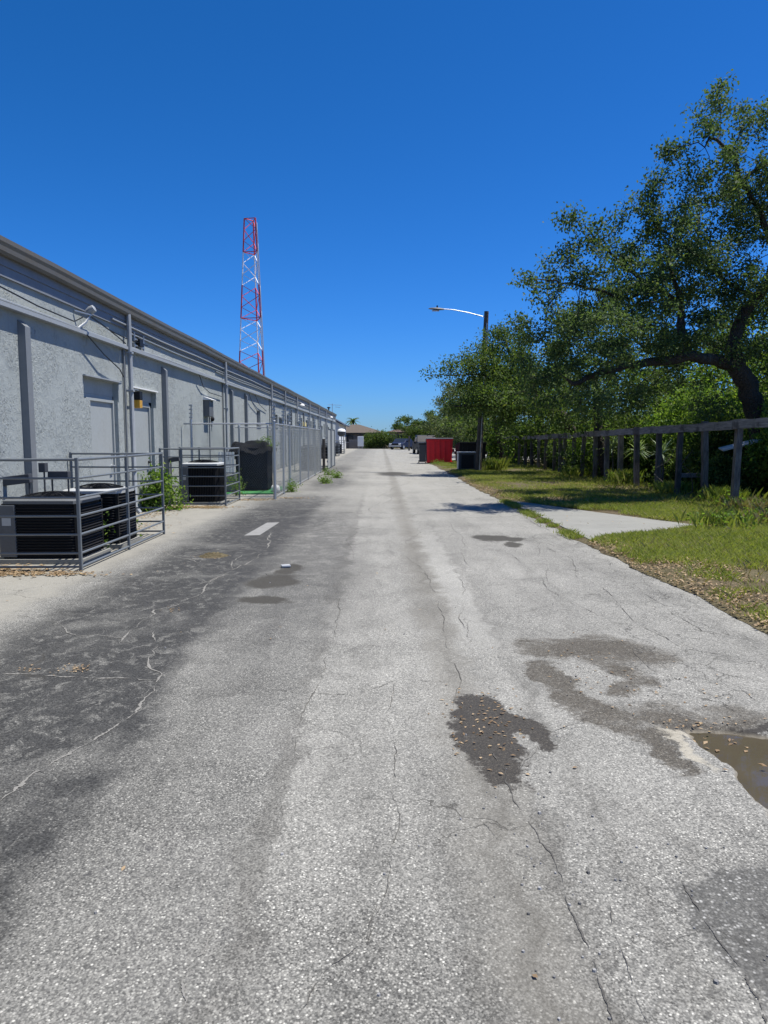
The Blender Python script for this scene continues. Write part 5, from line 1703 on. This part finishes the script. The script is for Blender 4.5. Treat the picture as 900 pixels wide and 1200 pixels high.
    # farther pipe cages
    CL = ['farther pipe cage beyond the pale gate panels', 'second farther pipe cage beyond the pale gate panels', 'farthest pipe cage near the end of the long wall']
    for lab, y in zip(CL, (52.5, 60.0, 69.0)):
        cage(lab, WX + 0.05, -3.55, y, y + 2.6, (0.0, 1.0), (0.0, 0.5, 1.0))
        condenser('black condenser in the ' + lab, (-4.2, y + 0.9, 0), 0, 0.9, 0.86, 0.95)
    # domed hood on a post near the far building
    t = thing('domed_hood', 'white domed hood on a thin post near the far end of the long wall', 'hood', (-4.2, 77.5, 0))
    MB().tube([(0, 0, 0), (0, 0, 2.3)], 0.05, 8).build('post', M['galv'], t)
    MB().lathe([(0.46, 2.2), (0.44, 2.32), (0.34, 2.44), (0.2, 2.5), (0.03, 2.53)], 18).build('dome', M['white'], t, smooth=True)
    MB().lathe([(0.2, 1.7), (0.42, 1.9), (0.44, 2.195)], 18).build('underside', M['dumpgrey'], t, smooth=True)


build_chain()


# ------------------------------------------------------------------ lamp post
def build_lamp():
    b = (4.42, 32.5, 0.0)
    t = thing('street_lamp', 'leaning timber lamp post with a long arm and a cobra head lamp over the alley', 'street lamp', b)
    tp = Vector((0.28, 0, 7.12))
    MB().tube([(0, 0, -0.05), tuple(tp * 0.5), tuple(tp)], [0.15, 0.125, 0.10], 14).build('pole', M['pole'], t, smooth=True)
    MB().tube([(0.26, -0.05, 6.85), (-0.5, -0.05, 7.05), (-1.2, -0.05, 7.18), (-1.62, -0.05, 7.21)], 0.02, 8).build('arm', M['galv'], t, smooth=True)
    hd = MB()
    mt = Matrix.Translation((-1.62, -0.05, 7.19)) @ Matrix.Rotation(R(3), 4, 'Y')
    secs = [(0.0, 0.05, 0.05), (-0.15, 0.10, 0.07), (-0.38, 0.13, 0.075), (-0.58, 0.10, 0.05), (-0.68, 0.03, 0.02)]
    n = 12
    for x, wy, hz in secs:
        for k in range(n):
            a = 2 * math.pi * k / n
            z = math.sin(a) * hz
            hd.v.append(tuple(mt @ Vector((x, math.cos(a) * wy, z if z > 0 else z * 0.45))))
    for i in range(len(secs) - 1):
        for k in range(n):
            hd.f.append((i * n + k, i * n + (k + 1) % n, (i + 1) * n + (k + 1) % n, (i + 1) * n + k))
    hd.f += [tuple(range(n)), tuple(range(len(hd.v) - 1, len(hd.v) - n - 1, -1))]
    h = hd.build('lamp_head', M['ac_grey'], t, smooth=True)
    MB().tube([mt @ Vector((-0.3, 0, 0.07)), mt @ Vector((-0.3, 0, 0.16))], 0.035, 8).build('photocell', M['black'], h)
    MB().box(-1.62 - 0.52, -1.62 - 0.2, -0.13, 0.03, 7.125, 7.155).build('lens', M['lid'], h)
    t2 = thing('security_camera', 'white bullet camera clamped to the lamp post below its arm', 'camera', (b[0] + 0.2, b[1] - 0.13, 5.28))
    MB().bbox(-0.2, 0.17, -0.09, 0.03, -0.01, 0.15, 0.02, Matrix.Rotation(R(-24), 4, 'Y')).build('housing', M['white'], t2)
    MB().tube([(0.0, 0.03, 0.05), (0.02, 0.12, 0.03)], 0.03, 6).build('mount', M['galv'], t2)
    # power conduit on pole belongs to pole
    MB().tube([(0.03, -0.15, 0), (0.16, -0.14, 3.2), (0.28, -0.115, 6.6)], 0.02, 6).build('conduit', M['galv'], t, smooth=True)


build_lamp()


# ------------------------------------------------------------------ dumpsters, cabinet
def dumpster(label, loc, rz, w, d, h, mat, side, lidm):
    t = thing('dumpster', label, 'dumpster', loc, rz, 'dumpsters beside the lot')
    hb = h * 0.82
    # body: front lower than back, flared sides
    vs = [(-w / 2 + .04, -d / 2 + .05, 0.12), (w / 2 - .04, -d / 2 + .05, 0.12), (w / 2 - .04, d / 2 - .05, 0.12), (-w / 2 + .04, d / 2 - .05, 0.12),
          (-w / 2, -d / 2, h * 0.96), (w / 2, -d / 2, h * 0.96), (w / 2, d / 2, h * 0.86), (-w / 2, d / 2, h * 0.86)]
    MB().add(vs, [(0, 3, 2, 1), (0, 1, 5, 4), (1, 2, 6, 5), (2, 3, 7, 6), (3, 0, 4, 7)]).build('body', M[mat], t)
    r = MB()
    for k in range(5):
        x = -w / 2 + 0.15 + (w - 0.3) * k / 4
        r.box(x - 0.03, x + 0.03, -d / 2 - 0.035, -d / 2 + 0.06, 0.14, h * 0.90)
    r.box(-w / 2 - 0.03, w / 2 + 0.03, -d / 2 - 0.05, -d / 2 - 0.003, h * 0.905, h * 0.96)
    r.box(-w / 2 - 0.02, w / 2 + 0.02, -d / 2 - 0.03, -d / 2 + 0.05, 0.08, 0.135)
    r.build('rib', M[mat], t)
    MB().add([(-w / 2 - 0.012, -d / 2 + 0.03, 0.15), (-w / 2 - 0.012, d / 2 - 0.04, 0.15), (-w / 2 - 0.03, d / 2 - 0.02, h * 0.84), (-w / 2 - 0.03, -d / 2 + 0.02, h * 0.93),
              (-w / 2 + 0.03, -d / 2 + 0.03, 0.15), (-w / 2 + 0.03, d / 2 - 0.04, 0.15), (-w / 2 + 0.0, d / 2 - 0.02, h * 0.84), (-w / 2 + 0.0, -d / 2 + 0.02, h * 0.93)],
             [(0, 1, 2, 3), (7, 6, 5, 4), (0, 4, 5, 1), (1, 5, 6, 2), (2, 6, 7, 3), (3, 7, 4, 0)]).build('side_plate', M[side], t)
    sl_ = math.atan2(-h * 0.10, d)
    for s in (-1, 1):
        mt = Matrix.Translation((s * w * 0.25, 0, h * 0.925)) @ Matrix.Rotation(sl_, 4, 'X')
        MB().bbox(-w * 0.25 - 0.04 * (s < 0), w * 0.25 + 0.04 * (s > 0) - 0.01, -d / 2 - 0.06, d / 2 + 0.05, 0.0, 0.05, 0.012, mt).build('lid', M[lidm], t)
    for s in (-1, 1):
        MB().bbox(s * (w / 2 + 0.07) - 0.06, s * (w / 2 + 0.07) + 0.06, -d * 0.3, d * 0.3, h * 0.45, h * 0.58, 0.01).build('fork_pocket', M[side], t)
    for sx in (-1, 1):
        for sy in (-1, 1):
            MB().lathe([(0.055, -0.03), (0.06, -0.02), (0.06, 0.02), (0.055, 0.03)], 12, Matrix.Translation((sx * w * 0.4, sy * d * 0.36, 0.06)) @ Matrix.Rotation(R(90), 4, 'X')).build('caster', M['rubber'], t)
    return t


dumpster('red steel dumpster with a pale lid at the edge of the lot', (3.56, 43.9, 0), R(-2), 1.56, 1.7, 1.52, 'red', 'dumpgrey', 'lid')
dumpster('black dumpster in the tree shade behind the dark utility cabinet', (5.2, 41.5, 0.04), R(4), 1.5, 1.4, 1.25, 'black', 'black', 'black')


def wheeled_bin():
    t = thing('wheeled_bin', 'dark wheeled bin tucked against the left side of the red dumpster', 'bin', (2.52, 43.4, 0))
    MB().add([(-.17, -.22, .1), (.17, -.22, .1), (.17, .22, .1), (-.17, .22, .1), (-.22, -.28, 1.15), (.22, -.28, 1.15), (.22, .28, 1.2), (-.22, .28, 1.2)],
             [(0, 3, 2, 1), (0, 1, 5, 4), (1, 2, 6, 5), (2, 3, 7, 6), (3, 0, 4, 7)]).build('body', M['dumpgrey'], t)
    MB().bbox(-.24, .24, -.31, .31, 1.2, 1.26, .015).build('lid', M['dumpgrey'], t)
    for s_ in (-1, 1):
        MB().lathe([(0.06, -.02), (0.1, -.02), (0.1, .02), (0.06, .02)], 12, Matrix.Translation((s_ * .2, .2, .1)) @ Matrix.Rotation(R(90), 4, 'Y')).build('wheel', M['rubber'], t)


wheeled_bin()


def cabinet():
    t = thing('utility_cabinet', 'dark grey utility cabinet with a pale edge at the foot of the lamp post', 'cabinet', (4.0, 33.6, 0.0))
    MB().bbox(-0.36, 0.42, -0.3, 0.3, 0.06, 0.84, 0.03).build('body', M['dumpgrey'], t)
    MB().bbox(-0.41, 0.46, -0.34, 0.34, 0.843, 0.90, 0.02).build('lid', M['ac_top'], t)
    MB().box(-0.43, 0.48, -0.36, 0.36, 0.0, 0.057).build('base', M['concrete'], t)
    MB().bbox(-0.40, -0.362, -0.28, 0.28, 0.08, 0.83, 0.01).build('side_panel', M['ac_top'], t)
    MB().box(-0.25, 0.32, -0.306, -0.3015, 0.14, 0.76).build('door', M['black'], t)


cabinet()


# ------------------------------------------------------------------ vehicles
def vehicle(name, label, cat, loc, rz, paintm, prof, glass, L, Wd, wheels, lights_z, grille=True, group='vehicles parked at the far end'):
    """prof: side outline (y along the length, z); nose at -y"""
    t = thing(name, label, cat, loc, rz, group)
    n = len(prof)
    mb = MB()
    def ring(x, s):
        return [(x, y, z if z < 0.95 else z) for y, z in prof]
    xs = [(-Wd / 2, 0.94), (-Wd / 2 + 0.06, 1.0), (Wd / 2 - 0.06, 1.0), (Wd / 2, 0.94)]
    for x, s in xs:
        for y, z in prof:
            zz = 0.35 + (z - 0.35) * s if z < 0.98 else z
            tuck = 0.16 * max(0, (z - 0.98)) if z > 0.98 else 0
            mb.v.append((x * (1 - tuck), y * (0.985 if s < 1 else 1), zz))
    for i in range(3):
        for k in range(n):
            k2 = (k + 1) % n
            mb.f.append((i * n + k, i * n + k2, (i + 1) * n + k2, (i + 1) * n + k))
    mb.f += [tuple(range(n)), tuple(range(4 * n - 1, 3 * n - 1, -1))]
    mb.build('body', paintm, t)
    for gq in glass:
        MB().add(gq, [tuple(range(len(gq)))]).build('window', M['glass'], t)
    for y in wheels:
        for s in (-1, 1):
            mt = Matrix.Translation((s * (Wd / 2 - 0.1), y, 0.34)) @ Matrix.Rotation(R(90), 4, 'Y')
            w_ = MB().lathe([(0.2, -0.12), (0.31, -0.12), (0.34, -0.08), (0.34, 0.08), (0.31, 0.12), (0.2, 0.12)], 20, mt).build('wheel', M['rubber'], t, smooth=True)
            MB().lathe([(0.2, -0.125), (0.2, 0.125)], 12, mt).build('rim', M['galv'], w_)
    y0 = min(y for y, z in prof)
    for s in (-1, 1):
        MB().bbox(s * (Wd / 2 - 0.22) - 0.16, s * (Wd / 2 - 0.22) + 0.16, y0 - 0.02, y0 + 0.1, lights_z, lights_z + 0.2, 0.03).build('headlight', M['white'], t)
        MB().bbox(s * (Wd / 2 + 0.1) - 0.09, s * (Wd / 2 + 0.1) + 0.09, -0.55, -0.45, 1.0, 1.15, 0.02).build('mirror', M['black'], t)
    if grille:
        MB().bbox(-Wd / 2 + 0.42, Wd / 2 - 0.42, y0 - 0.025, y0 + 0.05, lights_z - 0.12, lights_z + 0.2, 0.02).build('grille', M['black'], t)
    MB().bbox(-Wd / 2 + 0.02, Wd / 2 - 0.02, y0 - 0.1, y0 + 0.15, 0.38, 0.56, 0.03).build('bumper', M['ac_top'] if grille else M['black'], t)
    return t


def far_cars():
    dark = paint('dark_blue_black_car_paint', (0.012, 0.013, 0.017), 0.5, 0, 0.1, 2, spec=0.2)
    blue = paint('blue_car_paint', (0.008, 0.016, 0.045), 0.55, 0, 0.1, 2, spec=0.2)
    pick = [(-2.6, 0.45), (-2.6, 1.0), (-2.5, 1.1), (-1.1, 1.18), (-0.5, 1.78), (0.9, 1.82), (1.15, 1.2), (2.8, 1.2), (2.8, 0.5), (2.2, 0.42), (-2.0, 0.4)]
    gl = [[(-0.78, -1.0, 1.23), (0.78, -1.0, 1.23), (0.66, -0.53, 1.74), (-0.66, -0.53, 1.74)]]
    for s in (-1, 1):
        gl.append([(s * 0.955, -0.75, 1.2), (s * 0.955, 0.85, 1.2), (s * 0.86, 0.75, 1.7), (s * 0.86, -0.4, 1.7)])
    vehicle('pickup_truck', 'dark pickup truck facing the camera beside the red dumpster', 'pickup truck', (4.35, 70.2, 0), R(4), dark, pick, gl, 5.4, 1.95, (-1.7, 1.8), 0.78)
    sed = [(-2.2, 0.4), (-2.2, 0.72), (-1.1, 0.95), (-0.35, 1.42), (0.9, 1.44), (1.6, 1.02), (2.2, 0.95), (2.2, 0.45), (1.8, 0.36), (-1.8, 0.34)]
    gs = [[(-0.7, -1.03, 1.0), (0.7, -1.03, 1.0), (0.6, -0.42, 1.39), (-0.6, -0.42, 1.39)]]
    vehicle('parked_car', 'blue car parked at the far end left of the pickup', 'car', (2.9, 96, 0), R(-28), blue, sed, gs, 4.4, 1.8, (-1.4, 1.4), 0.62)


far_cars()


# ------------------------------------------------------------------ radio tower
def build_tower():
    bx, by = -19.5, 112
    H = 34.3
    t = thing('radio_tower', 'red and white banded lattice radio tower behind the long building', 'tower', (bx, by, 0))
    def wid(z):
        return 1.95 - 1.0 * min(1, z / H) if z < 99 else 0
    def legs(z):
        r_ = 2.85 - 1.85 * (z / H)
        return [Vector((r_ * math.cos(R(a)), r_ * math.sin(R(a)), z)) for a in (200, 320, 80)]
    bands = []
    z = 0.0
    nb = 7
    for k in range(nb):
        bands.append((H * k / nb, H * (k + 1) / nb, (nb - 1 - k) % 2 == 0))
    for a, b, red in bands:
        mt = M['tower_red'] if red else M['tower_white']
        mb = MB()
        for i in range(3):
            mb.tube([legs(a)[i], legs(b)[i]], 0.09 if not red else 0.105, 6)
        nd = 3
        for k in range(nd):
            za, zb = a + (b - a) * k / nd, a + (b - a) * (k + 1) / nd
            A, B = legs(za), legs(zb)
            for i in range(3):
                j = (i + 1) % 3
                if (k + i) % 2:
                    mb.tube([A[i], B[j]], 0.055, 4)
                else:
                    mb.tube([A[j], B[i]], 0.055, 4)
                if k == 0 and red:
                    mb.tube([A[i], A[j]], 0.075, 4)
        o = mb.build('section', mt, t)
        o['label'] = 'red lattice section' if red else 'white lattice section'
    T = legs(H)
    mb = MB()
    for i in range(3):
        mb.tube([T[i], T[(i + 1) % 3]], 0.07, 5)
    mb.build('top_ring', M['tower_red'], t)
    for zz in (H * 0.93, H * 0.84, H * 0.66, H * 0.55):
        mb = MB()
        q = legs(zz)[1]
        mb.tube([q + Vector((0.02, 0, 0)), q + Vector((0.14, 0, 0.2)), q + Vector((0.12, 0, 1.7))], 0.06, 5)
        mb.build('antenna', M['tower_white'], t)
    q = legs(H * 0.8)[1]
    MB().tube([legs(2)[1] + Vector((0.2, 0, 0)), legs(H * 0.95)[1] + Vector((0.2, 0, 0))], 0.06, 5).build('feed_cable', M['lid'], t)


build_tower()


# ------------------------------------------------------------------ far buildings and plants
def far_end():
    # gabled building past the long wall
    t = thing('gabled_building', 'small white gabled building just past the end of the long wall', 'building', (-5.0, 95, 0))
    wm = paint('white_wall_paint', (0.62, 0.63, 0.62), 0.8, 0, 0.25, 0.8, (0.4, 0.39, 0.36))
    sh = Matrix(((1, 0, 0, 0), (0, 0, 1, 0), (0, 1, 0, 0), (0, 0, 0, 1)))
    MB().prism([(-7, -0.1), (0, -0.1), (0, 3.3), (-3.5, 5.2), (-7, 3.3)], -8, 9, sh).build('wall', wm, t)
    r = MB()
    r.prism([(-3.5, 5.23), (0.5, 3.05), (0.5, 3.2), (-3.5, 5.42)], -8.5, 9.5, sh)
    r.prism([(-3.5, 5.23), (-3.5, 5.42), (-7.5, 3.2), (-7.5, 3.05)], -8.5, 9.5, sh)
    r.build('roof', M['dumpgrey'], t)
    for y in (-4, 1, 6):
        o = MB().box(0.004, 0.03, y, y + 1.2, 1.0, 2.2).build('window', M['glass'], t)
        MB().box(0.032, 0.06, y - 0.08, y + 1.28, 0.9, 0.97).build('sill', wm, o)
    # tan hip-roofed house
    def house(label, x0, x1, y0, y1, he, hr, wallm, roofm, nw):
        cx, cy = (x0 + x1) / 2, (y0 + y1) / 2
        t = thing('house', label, 'house', (cx, cy, 0), 0, 'low houses beyond the lot')
        a, b = (x1 - x0) / 2, (y1 - y0) / 2
        MB().box(-a, a, -b, b, -0.1, he).build('wall', wallm, t)
        o = 0.5
        rl = max(0.5, a - b)
        MB().add([(-a - o, -b - o, he - 0.05), (a + o, -b - o, he - 0.05), (a + o, b + o, he - 0.05), (-a - o, b + o, he - 0.05), (-rl, 0, hr), (rl, 0, hr),
                  (-a - o, -b - o, he - 0.2), (a + o, -b - o, he - 0.2), (a + o, b + o, he - 0.2), (-a - o, b + o, he - 0.2)],
                 [(0, 1, 5, 4), (1, 2, 5), (2, 3, 4, 5), (3, 0, 4), (0, 6, 7, 1), (1, 7, 8, 2), (2, 8, 9, 3), (3, 9, 6, 0), (9, 8, 7, 6)]).build('roof', roofm, t)
        for k in range(nw):
            x = -a + (k + 0.6) * 2 * a / nw
            w_ = MB().box(x - 0.6, x + 0.6, -b - 0.03, -b - 0.004, 0.95, 2.05).build('window', M['glass'], t)
            MB().box(x - 0.7, x + 0.7, -b - 0.07, -b - 0.034, 0.84, 0.92).build('sill', M['white'], w_)
        return t
    tan = paint('taupe_house_wall', (0.24, 0.21, 0.18), 0.85, 0, 0.2, 0.8)
    house('taupe house with a brown hip roof at the end of the alley', -8.0, 0.3, 108, 116, 2.35, 3.6, tan, M['shingle'], 4)
    house('long low house with a dark brown roof behind the round shrub', 1.5, 17.5, 124, 134, 2.6, 4.1, tan, paint('dark_brown_roof', (0.09, 0.06, 0.05), 0.9), 5)
    # low block wall / fence line beyond the lot
    t = tag(MB().bbox(-4.6, 0.2, 105.0, 105.2, -0.1, 1.25, 0.02).build('boundary_wall', paint('grey_block_wall', (0.23, 0.22, 0.22), 0.9)), 'low grey boundary wall in front of the taupe house', 'wall')
    bush('bush', 'big rounded green shrub at the far end of the alley in front of the houses', 0.15, 102.5, 2.2, 1.6, 3.1, 960, M['leaf_dark'], 0.24, 4200, z0=0.0, nb=14)
    bush('bush', 'smaller shrub to the left of the big rounded shrub', -1.7, 103, 1.1, 1.2, 2.2, 961, M['leaf_dark'], 0.22, 2000, z0=0.0, nb=8)
    bush('bush', 'broad olive hedge shrub behind the blue car', 4.8, 106, 3.2, 2, 3.2, 962, M['leaf_dark'], 0.26, 3600, z0=0.0, nb=12)
    t = thing('standing_sign', 'narrow white standing sign panel left of the rounded shrub', 'sign', (-2.8, 101, 0))
    MB().bbox(-0.42, 0.42, -0.06, 0.06, 0.35, 1.75, 0.03).build('panel', M['white'], t)
    MB().box(-0.3, -0.2, -0.04, 0.04, 0, 0.345).box(0.2, 0.3, -0.04, 0.04, 0, 0.345).build('leg', M['grey_trim'], t)
    o = tag(MB().bbox(-0.1, 0.1, -0.1, 0.1, 0, 1.75, 0.02).build('bollard_post', M['wood']), 'lone timber post at the far right of the lot', 'post'); o.location = (3.45, 87, 0)
    # palm and tree tops behind the roofs
    def palm(label, x, y, h, s, seed):
        rng = np.random.default_rng(seed)
        t = thing('palm_tree', label, 'palm tree', (x, y, 0), 0, 'palms behind the houses')
        MB().tube([(0, 0, 0), (0.1, 0, h * 0.5), (0.05, 0.1, h)], [0.22, 0.17, 0.14], 8).build('trunk', M['twig'], t, smooth=True)
        mb = MB()
        for k in range(26):
            a = rng.uniform(0, 6.283); e = rng.uniform(-0.3, 1.2)
            prev = None
            for q in range(6):
                f = q / 5
                rr = s * f * math.cos(e * (1 - 0.4 * f)); zz = h + s * (f * math.sin(e) - 0.55 * f * f)
                c = Vector((math.cos(a) * rr, math.sin(a) * rr, zz)); sd = Vector((-math.sin(a), math.cos(a), 0)) * s * 0.13 * (1 - f * 0.8)
                dn = Vector((0, 0, -s * 0.09 * (1 - f * 0.7)))
                cur = (c - sd + dn, c, c + sd + dn)
                if prev:
                    mb.add([*prev, *cur], [(0, 1, 4, 3), (1, 2, 5, 4)])
                prev = cur
        mb.build('crown', M['leaf_dark'], t, normals=False)
    palm('palm with a round crown above the brown hip roof', -5.0, 131, 4.6, 1.5, 5)
    for i, (x, y, h, r_, lab) in enumerate([(7.5, 142, 5.2, 2.0, 'small tree peeping over the dark brown roof'), (3.4, 143, 4.8, 1.3, 'small tree top left of its neighbour above the dark brown roof'), (12, 120, 4.8, 3.6, 'dark tree closing the far right end of the lot'), (16, 110, 5.6, 5, 'tall tree at the right behind the lot')]):
        auto_tree('distant_tree', lab, x, y, h, r_, r_, 1.2, 70 + i, M['leaf_dark'], 0.24, 90, 420, 'trees beyond the houses', zground=0)


far_end()


# ------------------------------------------------------------------ small things on the paving
def bits():
    rnd = random.Random(12)
    o = tag(MB().bbox(-0.055, 0.055, -0.04, 0.04, 0.0, 0.03, 0.012, Matrix.Rotation(R(20), 4, 'Z')).build('crushed_cup', M['ac_top'], smooth=True), 'crumpled white scrap beside the small dark stains on the paving', 'litter')
    o.location = (-1.14, 8.5, 0.004)
    t = thing('debris_heap', 'dark heap of dirt and dead leaves on the dark sealed paving', 'debris', (-2.2, 9.35, 0.0))
    n = 14
    mb = MB()
    for i in range(n + 1):
        for j in range(n + 1):
            u, v = i / n * 2 - 1, j / n * 2 - 1
            e = max(0, 1 - (u * u + v * v))
            mb.v.append((u * 0.2 + rnd.gauss(0, .006), v * 0.2 + rnd.gauss(0, .006), -0.004 + e * 0.05 * rnd.uniform(0.4, 1.2)))
    for i in range(n):
        for j in range(n):
            k = i * (n + 1) + j
            mb.f.append((k, k + n + 1, k + n + 2, k + 1))
    mb.build('soil', M['soil'], t, smooth='all')
    # loose stones
    vs = []
    rng = np.random.default_rng(9)
    spots = np.concatenate([np.stack([0.62 + rng.normal(size=50) * 0.16, 2.5 + rng.normal(size=50) * 0.5], 1), np.stack([1.1 + rng.normal(size=30) * 0.25, 2.2 + rng.normal(size=30) * 0.4], 1),
                            np.stack([rng.uniform(1.0, 2.9, 30), 4.0 + rng.normal(size=30) * 0.5], 1), np.stack([rng.uniform(-3, 2.9, 30), rng.uniform(1.8, 9, 30)], 1)])
    mb = MB()
    for x, y in spots:
        if 1.5 < x < 2.85 and 2.3 < y < 3.85:
            continue
        r_ = min(0.009, abs(rng.normal()) * 0.003 + 0.003)
        a = rng.uniform(0, 6.28)
        pts = [(r_ * math.cos(a + k * 1.2566) * rng.uniform(.8, 1.2), r_ * math.sin(a + k * 1.2566) * rng.uniform(.8, 1.2)) for k in range(5)]
        mb.add([(x + p * 1.0, y + q, -0.001) for p, q in pts] + [(x + p * .7, y + q * .7, r_ * 0.9) for p, q in pts], [(0, 1, 6, 5), (1, 2, 7, 6), (2, 3, 8, 7), (3, 4, 9, 8), (4, 0, 5, 9), (5, 6, 7, 8, 9)])
    g = G('loose_stone')
    c = g.ramp(g.island(), [(0, 0.1), (0.5, 0.2), (1, 0.32)])
    tag(mb.build('gravel', g.done(g.bsdf(c, 1.0, 0, 0.05))), kind='stuff')


bits()
